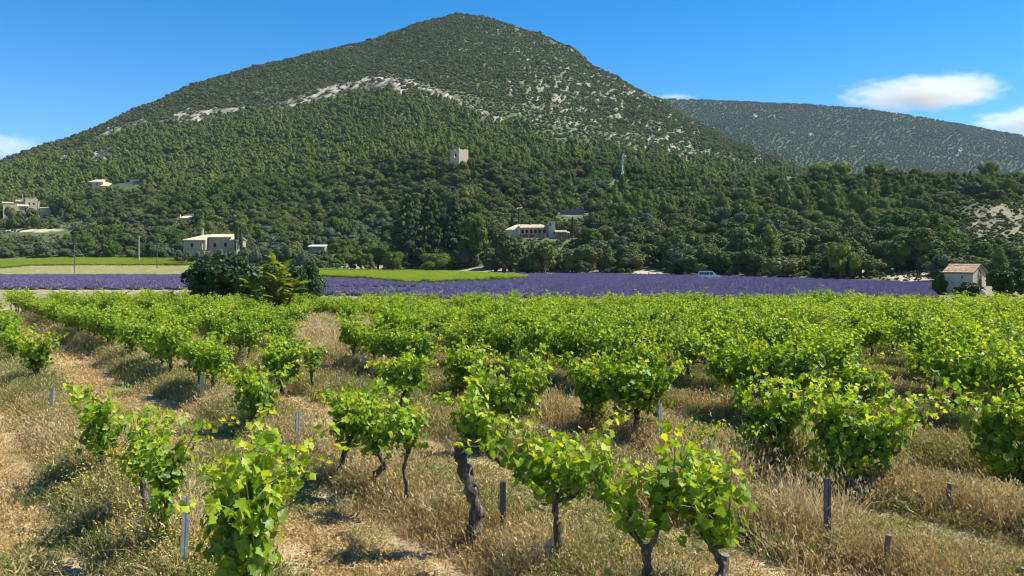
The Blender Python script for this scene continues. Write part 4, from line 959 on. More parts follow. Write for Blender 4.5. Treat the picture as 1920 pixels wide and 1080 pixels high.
# white terraced villa
k5 = 618 / F
h5 = house('villa', 195, 348, 618, 'low whitish terraced villa among the trees of the upper left slope'); X0 = lambda p: (p - 195) * k5
wallbox(h5, X0(172), X0(193), 0, 9, -8, 3.4, M['cream']); shed(h5, X0(165), X0(193), -1, 4.5, 2.6, 5.0, M['paletile'], inx0=4, seed=41, ov=.2)
mb = MB(); slab(mb, (X0(190), -2, -.4), (X0(208), -3, -.6), (X0(206), 3, 1.9), (X0(193), 4, 3.6), .2); mb.build('roof', M['paletile'], h5)
wallbox(h5, X0(190), X0(203), -1.5, 6, -8, -.2, M['cream']); 
mb = MB(); mb.add([(X0(204), 0, -5), (X0(240), 3, -5), (X0(240), 3, 3.0), (X0(204), 0, .6), (X0(204), 1, -5), (X0(240), 4, -5), (X0(240), 4, 3.0), (X0(204), 1, .6)], [(0, 1, 2, 3), (5, 4, 7, 6), (3, 2, 6, 7), (1, 5, 6, 2), (4, 0, 3, 7)]); mb.build('terrace_wall', M['cream'], h5)
wallbox(h5, X0(240), X0(255), 3, 9, -5, 4.6, M['cream']); mb = MB(); mb.box(X0(239), X0(256), 2.6, 9.4, 4.6, 5.0); mb.build('roof', M['paletile'], h5)
opening(h5, 'window', X0(182), .6, .9, 1.2, 0)

h6 = house('cottage', 347, 412, DC - 2, 'small pale roofed cottage half hidden in trees above the left farmhouse'); k6 = (DC - 2) / F; X0 = lambda p: (p - 347) * k6
wallbox(h6, X0(337), X0(357), 0, 6, -5, .9, M['cream']); shed(h6, X0(335), X0(359), 0, 4, .9, 2.3, M['paletile'], inx0=1.5, inx1=1.5, seed=51, ov=.1)
mb = MB(); mb.box(X0(334.5), X0(336.5), 1, 1.8, -1, 3.0); mb.build('chimney', M['cream'], h6); opening(h6, 'window', X0(345), -.7, .7, .9, 0)
h7 = house('shed', 593, 466, 328, 'low shed with a flat pale roof behind the olive trees', 'shed'); k7 = 328 / F; X0 = lambda p: (p - 593) * k7
wallbox(h7, X0(578), X0(608), .3, 5, -3, .9, M['stone']); mb = MB(); slab(mb, (X0(576), 0, .9), (X0(610), 0, .9), (X0(609), 5.2, 1.7), (X0(577), 5.2, 1.7), .15); mb.build('roof', M['paletile'], h7)
rw = house('retaining_wall', 1070, 406, DW + 1, 'long grey dry stone retaining wall above the cream farmhouse', 'wall'); k8 = (DW + 1) / F; X0 = lambda p: (p - 1070) * k8
mb = MB(); mb.add([(X0(1050), 0, -3), (X0(1094), 0, -3), (X0(1094), 0, 3.8), (X0(1050), 0, 2.9), (X0(1050), .8, -3), (X0(1094), .8, -3), (X0(1094), .8, 3.8), (X0(1050), .8, 2.9)], [(0, 1, 2, 3), (5, 4, 7, 6), (3, 2, 6, 7), (1, 5, 6, 2), (4, 0, 3, 7)]); mb.build('masonry', M['stone_dark'], rw)
mb = MB(); slab(mb, (X0(1049.5), -.1, 2.92), (X0(1094.5), -.1, 3.82), (X0(1094.5), .9, 3.82), (X0(1049.5), .9, 2.92), .2); mb.build('coping', M['stone'], rw)

# ruined tower: two visible faces, oval hole through the shaded one, ragged top
YT = 470; kt = YT / F
tw_ = empty('ruined_tower', tuple(P3(860.3, 318, YT)), 0, 'ruined square stone tower with a ragged top and a hole through its shaded face', 'tower')
def ragged_wall(A, B, h, seed, hole=None, th=.9, zoff=6):
    """wall from A to B (2d), base -zoff, top about h with ragged courses; hole=(s,z,rs,rz)"""
    r = np.random.default_rng(seed); A = np.array(A, float); B = np.array(B, float); n = 18; m = 26
    d = B - A; nn_ = np.array([d[1], -d[0]]); nn_ /= np.linalg.norm(nn_)
    cell = []; 
    tops = [h + 1.1 * (fbm(i * .35, seed, seed) - .5) * 2 for i in range(n)]
    mb = MB()
    for i in range(n):
        for j in range(m):
            z0 = -zoff + (h + zoff) * j / m; z1 = -zoff + (h + zoff) * (j + 1) / m
            if j == m - 1: z1 = max(z0 + .2, tops[i])
            elif j == m - 2 and tops[i] < z0 + .3: z1 = z0 + .25
            s = (i + .5) / n; zc = (z0 + z1) / 2
            if hole and ((s - hole[0]) / hole[2]) ** 2 + ((zc - hole[1]) / hole[3]) ** 2 < 1: continue
            a = A + d * i / n; b = A + d * (i + 1) / n; o = nn_ * r.uniform(0, .06)
            a0, b0 = a + o, b + o; a1, b1 = a - nn_ * th, b - nn_ * th
            mb.add([(*a0, z0), (*b0, z0), (*b1, z0), (*a1, z0), (*a0, z1), (*b0, z1), (*b1, z1), (*a1, z1)], [(0, 3, 2, 1), (4, 5, 6, 7), (0, 1, 5, 4), (1, 2, 6, 5), (2, 3, 7, 6), (3, 0, 4, 7)])
    return mb
H_ = (318 - 279) * kt
c0 = (0, 0); cl = (-17.0 * kt, 3.2); cr = (16.6 * kt * 1.02, 4.6)
ragged_wall(cl, c0, H_ - .6, 3, (.56, (318 - 291) * kt, .15, 1.5)).build('shaded_wall', M['stone_lit'], tw_)
ragged_wall((c0[0] + .02, c0[1] + .02), cr, H_ + .2, 5).build('sunlit_wall', M['stone_lit'], tw_)
ragged_wall((cr[0] + .02, cr[1]), (cr[0] - 4.9, cr[1] + 5), H_ - .5, 6).build('back_wall', M['stone_lit'], tw_)
mb = MB(); mb.add([(-4.2, 1.7, 5.5), (-.9, 1.2, 5.5), (-.9, 2.6, 10.6), (-4.2, 3.2, 10.6)], [(0, 1, 2, 3)]); 

# antenna mast with dishes
YM = 475; km = YM / F
ms = empty('antenna_mast', tuple(P3(1167.5, 338, YM)), .3, 'lattice antenna mast with white dishes rising out of the trees', 'mast')
mb = MB(); Hm = (338 - 291) * km; a = .55
legs = [(-a, -a), (a, -a), (a, a), (-a, a)]
for x, y in legs: mb.tube([(x, y, -4), (x * .55, y * .55, Hm)], .07, 5)
for i in range(14):
    z0, z1 = Hm * i / 14, Hm * (i + 1) / 14; s0, s1 = 1 - .45 * z0 / Hm, 1 - .45 * z1 / Hm
    for q in range(4):
        p, p2 = legs[q], legs[(q + 1) % 4]
        mb.tube([(p[0] * s0, p[1] * s0, z0), (p2[0] * s1, p2[1] * s1, z1)], .035, 4); mb.tube([(p[0] * s0, p[1] * s0, z0), (p2[0] * s0, p2[1] * s0, z0)], .035, 4)
mb.build('lattice', M['zinc'], ms)
mb = MB(); mb.tube([(.9, 0, Hm - 8), (.9, 0, Hm + 1)], .05, 5); mb.build('whip', M['zinc'], ms)
for x, z, rr_ in ((.05, Hm + .3, .5), (1.3, Hm - .4, .55), (-.3, Hm - 6.6, .55), (.1, Hm - 10, .5), (-1.0, Hm - 10.8, .45)):
    mb = MB(); V = [(x, -.75, z)]; n = 14
    for q in range(n): V.append((x + rr_ * math.cos(6.283 * q / n), -.95, z + rr_ * math.sin(6.283 * q / n)))
    V.append((x, -.6, z)); V = V + [(x + rr_ * math.cos(6.283 * q / n), -.8, z + rr_ * math.sin(6.283 * q / n)) for q in range(n)]
    Fq = [(0, 1 + (q + 1) % n, 1 + q) for q in range(n)] + [(n + 1, n + 2 + q, n + 2 + (q + 1) % n) for q in range(n)] + [(1 + q, 1 + (q + 1) % n, n + 2 + (q + 1) % n, n + 2 + q) for q in range(n)]
    mb.add(V, Fq); mb.build('dish', M['white'], ms)
for x, z0 in ((-.75, Hm - 9.5), (-.5, Hm - 9.3)): mb = MB(); mb.box(x - .12, x + .12, -.9, -.65, z0, z0 + 2.6); mb.build('panel_antenna', M['white'], ms)

# utility poles
def pole(px, ptop, pbase, Y, r_, m, label, arms=0):
    p = P3(px, pbase, Y); h = (pbase - ptop) / F * Y
    o = empty('utility_pole', tuple(p), RND.uniform(-.5, .5), label, 'pole')
    o['group'] = 'utility poles by the left fields'
    mb = MB(); mb.tube([(0, 0, -1), (0, 0, h * .5), (.03, 0, h)], [r_, r_ * .85, r_ * .65], 8); mb.build('post', M[m], o)
    mb = MB(); mb.box(-.7, .7, -.06, .06, h - .45, h - .32); mb.build('crossarm', M['pole_dark'] if m == 'pole_dark' else M['zinc'], o)
    for s in (-.6, 0, .6): mb = MB(); mb.tube([(s, 0, h - .32), (s, 0, h - .2), (s, 0, h - .12)], [.04, .07, .03], 6); mb.build('insulator', M['white'], o)
pole(139.5, 455, 512, 245, .16, 'pole_dark', 'dark timber pole at the far edge of the left lavender field')
pole(294.5, 460, 505, 268, .15, 'pole_dark', 'dark timber pole at the right end of the pale meadow')
pole(260.5, 443, 490, 330, .2, 'pole_pale', 'pale concrete pole behind the left vineyard strip')
pole(272, 446, 480, 380, .14, 'pole_dark', 'thin far pole right of the pale concrete one')
pole(95.5, 450, 490, 345, .14, 'pole_dark', 'thin pole above the left part of the vineyard strip')
pole(443.8, 449, 478, 296, .2, 'pole_pale', 'pale pole at the right corner of the left farmhouse')

# parked van behind the lavender
YV = 172.0; vp = P3(1329, 527, YV)
van = empty('parked_van', (vp[0], vp[1], -1.0), math.radians(-14), 'silver white van parked behind the lavender, facing right', 'van')
prof = [(-2.2, .35), (-2.25, 1.0), (-2.12, 1.86), (-1.9, 2.0), (.45, 2.02), (.75, 1.92), (1.45, 1.25), (2.25, .98), (2.42, .75), (2.42, .35)]
mb = MB(); n = len(prof); V = [(x, -.95 + .10 * (z > 1.3), z) for x, z in prof] + [(x, .95 - .10 * (z > 1.3), z) for x, z in prof]
mb.add(V, [tuple(range(n - 1, -1, -1)), tuple(range(n, 2 * n))] + [(i, (i + 1) % n, n + (i + 1) % n, n + i) for i in range(n)])
mb.build('body', M['paint'], van)
for a, b in ((-1.95, -1.05), (-.97, .1), (.18, .75)):
    for sgn in (-1, 1):
        y = sgn * .93; mb = MB(); x2 = b if b < .5 else b + .35
        mb.add([(a, y * 1.04, 1.22), (x2, y * 1.04, 1.22), (b, y, 1.8), (a, y, 1.8), (a, y * .98, 1.22), (x2, y * .98, 1.22), (b, y * .95, 1.8), (a, y * .95, 1.8)], [(0, 1, 2, 3), (7, 6, 5, 4), (0, 4, 5, 1), (1, 5, 6, 2), (2, 6, 7, 3), (3, 7, 4, 0)])
        mb.build('side_window', M['glass'], van)
mb = MB(); slab(mb, (1.44, -.78, 1.28), (1.44, .78, 1.28), (.80, .74, 1.90), (.80, -.74, 1.90), -.03); mb.build('windscreen', M['screen'], van)
mb = MB(); mb.box(-2.275, -2.24, -.7, .7, 1.1, 1.6); mb.build('rear_window', M['glass'], van)
for x in (-1.45, 1.5):
    for y in (-.9, .9):
        mb = MB(); mb.tube([(x, y - .11, .36), (x, y + .11, .36)], .36, 18); wh = mb.build('wheel', M['rubber'], van)
        mb = MB(); mb.tube([(x, y - .12, .36), (x, y + .12, .36)], .2, 12); mb.build('rim', M['zinc'], wh)
for y in (-.75, .75):
    mb = MB(); mb.box(2.38, 2.45, y - .16, y + .16, .72, .86); mb.build('headlight', M['screen'], van)
    mb = MB(); mb.box(-2.3, -2.24, y - .08, y + .08, .9, 1.3); mb.build('tail_light', M['rust'], van)
    mb = MB(); mb.box(.9, 1.05, y * 1.28 - .09, y * 1.28 + .09, 1.25, 1.42); mb.build('wing_mirror', M['paint'], van)

# person standing in the lavender: one continuous skinned body, clothes and hair as children
def skin_mesh(name, pts, edges, radii, mat, sub=1):
    me = bpy.data.meshes.new(name + '_skeleton'); me.from_pydata(pts, edges, []); ob = bpy.data.objects.new(name + '_tmp', me); col.objects.link(ob)
    md = ob.modifiers.new('s', 'SKIN'); ms_ = ob.modifiers.new('ss', 'SUBSURF'); ms_.levels = sub; ms_.render_levels = sub
    for v, r_ in zip(me.skin_vertices[0].data, radii): v.radius = (r_, r_)
    me.skin_vertices[0].data[0].use_root = True
    dg = bpy.context.evaluated_depsgraph_get(); m2 = bpy.data.meshes.new_from_object(ob.evaluated_get(dg)); m2.name = name
    m2.materials.clear(); m2.materials.append(mat); m2.polygons.foreach_set('use_smooth', np.ones(len(m2.polygons), bool))
    bpy.data.objects.remove(ob); return m2
pp = P3(1217, 523, 196)
per = empty('person', (pp[0], pp[1], -1.0), 0, 'person in a white shirt standing at the far edge of the lavender', 'person')
pts = [(0, 0, .95), (0, 0, 1.15), (0, .01, 1.38), (0, .01, 1.5), (0, -.01, 1.62), (0, -.01, 1.72), (.18, 0, 1.40), (.27, -.05, 1.15), (.24, -.22, .98), (.23, -.3, .93), (-.18, 0, 1.40), (-.26, -.03, 1.15), (-.27, -.12, .9), (-.27, -.15, .82), (.1, 0, .9), (.12, -.02, .5), (.12, .02, .1), (.13, -.12, .04), (-.1, 0, .9), (-.12, -.02, .5), (-.12, .03, .1), (-.13, -.11, .04)]
ed = [(0, 1), (1, 2), (2, 3), (3, 4), (4, 5), (2, 6), (6, 7), (7, 8), (8, 9), (2, 10), (10, 11), (11, 12), (12, 13), (0, 14), (14, 15), (15, 16), (16, 17), (0, 18), (18, 19), (19, 20), (20, 21)]
rd = [.14, .13, .13, .055, .095, .085, .06, .045, .035, .03, .06, .045, .035, .03, .09, .06, .045, .035, .09, .06, .045, .035]
link('body', skin_mesh('body', pts, ed, rd, M['skin']), per)
link('shirt', skin_mesh('shirt', [(0, 0, .92), (0, 0, 1.15), (0, .01, 1.4), (.18, 0, 1.41), (.25, -.04, 1.2), (-.18, 0, 1.41), (-.25, -.03, 1.2)], [(0, 1), (1, 2), (2, 3), (3, 4), (2, 5), (5, 6)], [.16, .15, .145, .075, .06, .075, .06], M['shirt']), per)
link('trousers', skin_mesh('trousers', [(0, 0, .98), (.1, 0, .86), (.12, -.02, .5), (.12, .02, .1), (-.1, 0, .86), (-.12, -.02, .5), (-.12, .03, .1)], [(0, 1), (1, 2), (2, 3), (0, 4), (4, 5), (5, 6)], [.155, .1, .075, .06, .1, .075, .06], M['jean']), per)
mb = MB(); V, Fc = ICO2; mb.add(V * [.105, .115, .1] + [0, .015, 1.71], Fc); mb.build('hair', M['hair'], per, smooth=True)

# bird over the left shoulder of the mountain
bp_ = P3(498, 102, 380)
bird = empty('bird', tuple(bp_), .5, 'tiny dark bird gliding above the left shoulder of the mountain', 'bird')
mb = MB(); mb.tube([(-.32, 0, 0), (-.1, 0, .02), (.1, 0, .03), (.26, 0, .02), (.34, 0, 0)], [.02, .08, .09, .05, .015], 8); mb.add([(-.3, 0, 0), (-.55, .1, 0), (-.55, -.1, 0), (-.4, 0, .02)], [(0, 1, 3), (0, 3, 2), (1, 2, 3)]); mb.build('body', M['feather'], bird)
for s in (-1, 1): mb = MB(); mb.add([(.14, s * .06, .05), (-.1, s * .06, .05), (-.05, s * .5, .16), (.16, s * .45, .17), (-.12, s * 1.0, .12), (0, s * .95, .13)], [(0, 1, 2, 3), (3, 2, 4, 5)]); mb.build('wing', M['feather'], bird)

# olive hedge and garden bushes in front of the left farmhouse, bushes round the stone hut, fig, ailanthus
for i, (x_, t_, b_, Y_, w_) in enumerate([(334,468,493,286,22),(352,470,494,284,24),(372,471,495,284,22),(392,469,496,282,26),(414,466,496,280,26),(436,468,497,280,26),(458,462,497,278,30),(480,464,498,276,28),(502,466,499,274,30),(524,462,499,276,30),(546,466,500,274,28),(568,468,501,272,30)]):
    landmark_tree(x_, t_, b_, Y_, w_, C_OLIVE[i % 2], 'olive_tree', 'low grey green olive in the hedge before the left farmhouse, %s from the left' % ORD[i], 'tree', 'olives in a hedge before the left farmhouse')
LEAFB = (np.array([(0, -.5, 0), (.34, -.2, .07), (.44, .12, .0), (.2, .42, .05), (0, .56, -.06), (-.2, .42, .05), (-.44, .12, .0), (-.34, -.2, .07), (0, 0, -.05)]), np.array([(i, (i + 1) % 8, 8) for i in range(8)]))
C_FIG = [crown('fig_crown', M['fig'], 210 + i, nl=26, ncard=[4200, 2600, 2200][i], csize=[.075, .085, .10][i], tmpl=LEAFB, lobe=(.2, .36), H=.85, up=.5) for i in range(3)]
landmark_tree(416, 474, 594, 53, 176, C_FIG[0], 'fig_tree', 'big dark glossy fig tree standing among the vines on the left', 'tree')
landmark_tree(520, 492, 594, 56, 96, C_FIG[2], 'dense_bush', 'dark bush behind the yellow green pinnate tree', 'bush')
landmark_tree(576, 490, 592, 55, 88, C_FIG[1], 'dense_bush', 'dark small leaved bush right of the yellow green pinnate tree', 'bush')
landmark_tree(1893, 500, 566, 93, 92, C_FIG[1], 'fig_tree', 'broad dark fig bush filling the right edge beside the hut', 'bush')
landmark_tree(1818, 528, 562, 90, 64, C_FIG[2], 'elder_bush', 'low green bush in front of the stone hut', 'bush')
landmark_tree(1762, 514, 562, 99, 34, C_FRESH[0], 'laurel_bush', 'upright green bush against the left side of the hut', 'bush')
st = empty('boundary_stone', tuple(P3(1843, 556, 88)), 0, 'pale boundary stone in front of the low bush by the hut', 'stone')
V, Fc = ICO2; mb = MB(); mb.add(V * [.35, .3, .5] * (1 + .2 * (vn(V[:, 0] * 3, V[:, 2] * 3 + V[:, 1], 4)[:, None] - .5)) + [0, 0, .3], Fc); mb.build('rock', M['cream'], st)

# ailanthus: upright stems with arching pinnate leaves, each leaf a part
aY = 40.0; aX = (515 - 960) / F * aY; az = float(gz(aX, aY))
ail = empty('pinnate_tree', (aX, aY, az), 0, 'young yellow green tree with long pinnate leaves before the fig', 'tree'); ail.scale = (1.45, 1.45, 1.14)
r = np.random.default_rng(401); mb = MB(); heads = []
for kx, ky, hh in ((0, 0, 3.1), (.35, .1, 2.7), (-.45, .2, 2.6), (.8, -.1, 2.1), (-.85, 0, 2.0), (.2, -.4, 2.2), (-.2, .5, 2.4)):
    P = [(0, 0, -.1), (kx * .4, ky * .4, hh * .4), (kx * .8, ky * .8, hh * .75), (kx, ky, hh)]; mb.tube(P, [.06, .045, .035, .02], 6); heads.append((kx, ky, hh))
mb.build('trunk', M['treebark'], ail)
def pinnate(seed):
    q = np.random.default_rng(seed); V = []; Fq = []; n = 13; L = 1.0; k = 0
    def cur(t): return np.array([t * L, 0, .32 * t * L - .55 * (t * L) ** 2])
    for i in range(n):
        t = .12 + .88 * i / n; c = cur(t); l = .17 * math.sin(math.pi * (0.18 + .75 * i / n)) + .05
        for s in (-1, 1):
            d = np.array([.35, s * .93, -.12 + q.uniform(-.1, .1)]); w_ = np.array([.055, 0, .01]); b = c
            V += [b - w_ * .5, b + d * l * .5 - w_ * .9, b + d * l, b + d * l * .5 + w_ * .9, b + w_ * .5]; Fq += [[k, k + 1, k + 2], [k, k + 2, k + 4], [k + 4, k + 2, k + 3]]; k += 5
    for i in range(8):
        a, b = cur(i / 8), cur((i + 1) / 8); V += [a + [0, .008, 0], a - [0, .008, 0], b - [0, .008, 0], b + [0, .008, 0]]; Fq += [[k, k + 1, k + 2], [k, k + 2, k + 3]]; k += 4
    return make_mesh('pinnate_leaf', np.array(V), np.array(Fq), [M['ailan']])
PIN = [pinnate(410 + i) for i in range(3)]
for hx, hy, hh in heads:
    for j in range(30):
        t = r.uniform(.35, 1) ** .8; o = link('pinnate_leaf', PIN[j % 3], ail)
        f_ = min(1, t); o.location = (hx * f_, hy * f_, hh * t); a = r.uniform(0, 6.28)
        o.rotation_euler = (r.uniform(-.3, .3), r.uniform(-.75, .15) - .5 * (t > .85), a); o.scale = (r.uniform(.42, .66),) * 3

# ------------------------------------------------------------------ grape vines
def leafmesh(name, seed, mat):
    """five lobed leaf, folded along the midrib, petiole end at the origin"""
    q = np.random.default_rng(seed)
    out = [(.0, 0), (.20, -.16), (.44, -.10), (.40, .12), (.56, .30), (.34, .42), (.20, .62), (.10, .70), (0, .86)]
    out = out + [(-x, y) for x, y in out[-2:0:-1]]
    fold = q.uniform(.1, .35); curl = q.uniform(-.35, .1)
    V = [(x + q.normal(0, .015), y + q.normal(0, .015), fold * abs(x) + curl * (y * y) * .5 + q.normal(0, .02)) for x, y in out] + [(0, .26, -.03)]
    n = len(out); return np.array(V) * 1.15, np.array([(i, (i + 1) % n, n) for i in range(n)])
LT = [leafmesh('leaf', 500 + i, None) for i in range(4)]
LMESH = {k: [make_mesh('leaf', LT[i][0], LT[i][1], [M[k]]) for i in range(4)] for k in ('leaf_old', 'leaf_mid', 'leaf_young')}
LSIMPLE = (np.array([(0, 0, 0), (.38, -.06, .08), (.5, .3, .14), (.2, .6, 0), (0, .85, -.1), (-.2, .6, 0), (-.5, .3, .14), (-.38, -.06, .08)]), np.array([(0, 1, 2), (0, 2, 3), (0, 3, 4), (0, 4, 5), (0, 5, 6), (0, 6, 7)]))

def vine_shape(seed, arms, head=.62, top=1.5, nsh=9, ln=(.5, .85), leafsize=.125, step=.055, lush=0, trunk_pts=None, tr=.035, fill=(.45, .32, .38), spreadout=.5, cz=.30):
    """returns trunk MB, cane MB, leaf arrays (pos, normal, size, age). arms: list of (dx, dy, dz) ends relative to the head; +x along the row"""
    r = np.random.default_rng(seed); tb = MB(); cb = MB()
    if trunk_pts is None:
        trunk_pts = [(0, 0, -.15), (r.normal(0, .03), r.normal(0, .03), head * .35), (r.normal(0, .05), r.normal(0, .04), head * .7), (0, 0, head)]
    T = np.array(trunk_pts, float); k = len(T)
    # resample for bark relief
    tt = np.linspace(0, k - 1, (k - 1) * 5 + 1); TP = np.stack([np.interp(tt, np.arange(k), T[:, j]) for j in range(3)], 1); TP += r.normal(0, tr * .12, TP.shape)
    rad = tr * (1.25 - .35 * np.linspace(0, 1, len(TP))) * (1 + .16 * r.normal(size=len(TP)))
    tb.tube(TP, rad, 8, jit=.18, rs=r)
    hd = T[-1]; tb.tube([hd - [0, 0, .04], hd + [0, 0, .01], hd + [0, 0, .05]], [tr * 1.0, tr * 1.5, tr * .7], 8, jit=.25, rs=r)
    starts = []
    for a in arms:
        a = np.array(a, float); n = 7; s = np.linspace(0, 1, n)[:, None]
        Pp = hd + a * s + np.array([0, 0, 1]) * (s * (1 - s)) * r.uniform(-.12, .15) + r.normal(0, .012, (n, 3)); Pp[0] = hd
        tb.tube(Pp, tr * np.linspace(.75, .42, n) * (1 + .12 * r.normal(size=n)), 7, jit=.15, rs=r)
        for q in np.linspace(.3, 1, max(2, int(nsh / max(1, len(arms))))): starts.append((Pp[min(n - 1, int(q * (n - 1)))], a))
    if not arms: starts = [(hd, np.zeros(3))] * nsh
    POS = []; NRM = []; SZ = []; AGE = []
    for b, a in starts:
        L = r.uniform(*ln) * (1.3 if r.uniform() < .22 else 1); d = np.array([r.normal(0, spreadout) + a[0] * .3, r.normal(0, spreadout) + a[1] * .3, 1.0]); d /= np.linalg.norm(d)
        side = np.array([r.normal(), r.normal(), 0]) * .35; n = max(4, int(L / step)); Ps = []
        for i in range(n):
            s = (i + 1) / n; p = b + d * L * s + side * L * s * s + np.array([0, 0, -.22 * L * s ** 3]); Ps.append(p)
        Ps = np.array([b] + Ps); Ps[:, 2] = np.minimum(Ps[:, 2], top + r.uniform(-.15, .22))
        cb.tube(Ps[::2] if len(Ps) > 5 else Ps, np.linspace(.007, .003, len(Ps[::2] if len(Ps) > 5 else Ps)), 4, cap=False)
        for i in range(1, len(Ps)):
            for rep in range(1 if r.uniform() < .6 else 2):
                o = np.array([r.normal(), r.normal(), r.normal() * .5 + .1]); o /= np.linalg.norm(o); s = i / len(Ps)
                POS.append(Ps[i] + o * r.uniform(.05, .10)); NRM.append(o * 1.0 + np.array([.12, -.12, .32]) + r.normal(0, .45, 3))
                SZ.append(leafsize * (1.15 - .6 * s ** 2) * r.uniform(.7, 1.15)); AGE.append(s + r.normal(0, .15))
    if lush:
        c = hd + np.array([0, 0, cz]) ; n = lush; dd = r.normal(size=(n, 3)); dd /= np.linalg.norm(dd, axis=1)[:, None]; rr_ = r.uniform(.55, 1.05, n)[:, None]
        lob = .62 + .62 * vn(dd[:, 0] * 2.1 + seed, dd[:, 2] * 2.1 + dd[:, 1] * 1.7, seed)[:, None]; P = c + dd * np.array(fill) * rr_ * lob * np.array([1.12, 1.12, 1.0])
        for p, o in zip(P, dd): POS.append(p); NRM.append(o * 1.1 + np.array([.08, -.08, .22]) + r.normal(0, .45, 3)); SZ.append(leafsize * r.uniform(.75, 1.15)); AGE.append(.25 + .35 * max(0, o[2]) + r.normal(0, .15))
    return tb, cb, np.array(POS), np.array(NRM), np.array(SZ), np.array(AGE)

def foliage_mesh(name, POS, NRM, SZ, AGE, tmpl, seed, hang=True):
    r = np.random.default_rng(seed); R = rot_from_normal(NRM, r.uniform(0, 6.28, len(POS)))
    Vs = []; Fs = []; mi = []; off = 0
    cls = np.digitize(AGE, [.37, .74])
    for c in range(3):
        s = cls == c
        if not s.any(): continue
        V, Fc = spread(tmpl[0], tmpl[1], POS[s], R[s], SZ[s]); Vs.append(V); Fs.append(Fc + off); off += len(V); mi += [c] * len(Fc)
    return make_mesh(name, np.concatenate(Vs), [np.concatenate(Fs)], [M['leaf_old'], M['leaf_mid'], M['leaf_young']], mi=mi)

# generic kinds for the rows (+x runs along the row)
VK = []
for i in range(9):
    arms = [[(.42, 0, .12), (-.42, .02, .10)], [(.35, .1, .18), (-.38, -.08, .05), (.05, .2, .2)], [(.5, 0, .0), (-.3, .05, .2)]][i % 3]
    tb, cb, P_, N_, S_, A_ = vine_shape(600 + i, arms, head=.50 + .06 * (i % 3), top=1.55 + .12 * (i % 4), nsh=[18, 24, 15, 21][i % 4], lush=[260, 520, 360, 460, 200][i % 5], leafsize=.10, step=.052, tr=.038, fill=(.58, .38, .44), ln=(.6, 1.2), spreadout=.26)
    VK.append((tb.mesh('trunk', M['bark'], True), cb.mesh('shoots', M['cane']), foliage_mesh('foliage', P_, N_, S_, A_ - .13, LSIMPLE, 650 + i)))
# joined copies for the far rows
def joinmesh(name, mes):
    Vs = []; Fs3 = []; mats = []; mi = []; off = 0
    polys = []
    for me in mes:
        n = len(me.vertices); v = np.empty(n * 3, np.float32); me.vertices.foreach_get('co', v); Vs.append(v.reshape(-1, 3))
        mo = len(mats); mats += list(me.materials)
        me.calc_loop_triangles(); t = np.empty(len(me.loop_triangles) * 3, np.int32); me.loop_triangles.foreach_get('vertices', t)
        m_ = np.empty(len(me.loop_triangles), np.int32); me.loop_triangles.foreach_get('material_index', m_)
        polys.append(t.reshape(-1, 3) + off); mi.append(m_ + mo); off += n
    return make_mesh(name, np.concatenate(Vs), [np.concatenate(polys)], mats, mi=np.concatenate(mi))
VJ = [joinmesh('vine', v) for v in VK]

ROWDIR = math.atan2(1.0, ROWA)          # heading of the rows
def add_vine(X, Y, kindi, label, s=(1, 1, 1), flip=False):
    z = float(gz(X, Y)); root = empty('grape_vine', (X, Y, z), ROWDIR + (math.pi if flip else 0) + RND.uniform(-.15, .15), label, 'grape vine', 'grape vines in the vineyard rows')
    t, c, f = VK[kindi]
    for n_, me in (('trunk', t), ('shoots', c), ('foliage', f)):
        o = link(n_, me, root); o.scale = s
        if n_ != 'trunk': o['kind'] = 'stuff'
    return root

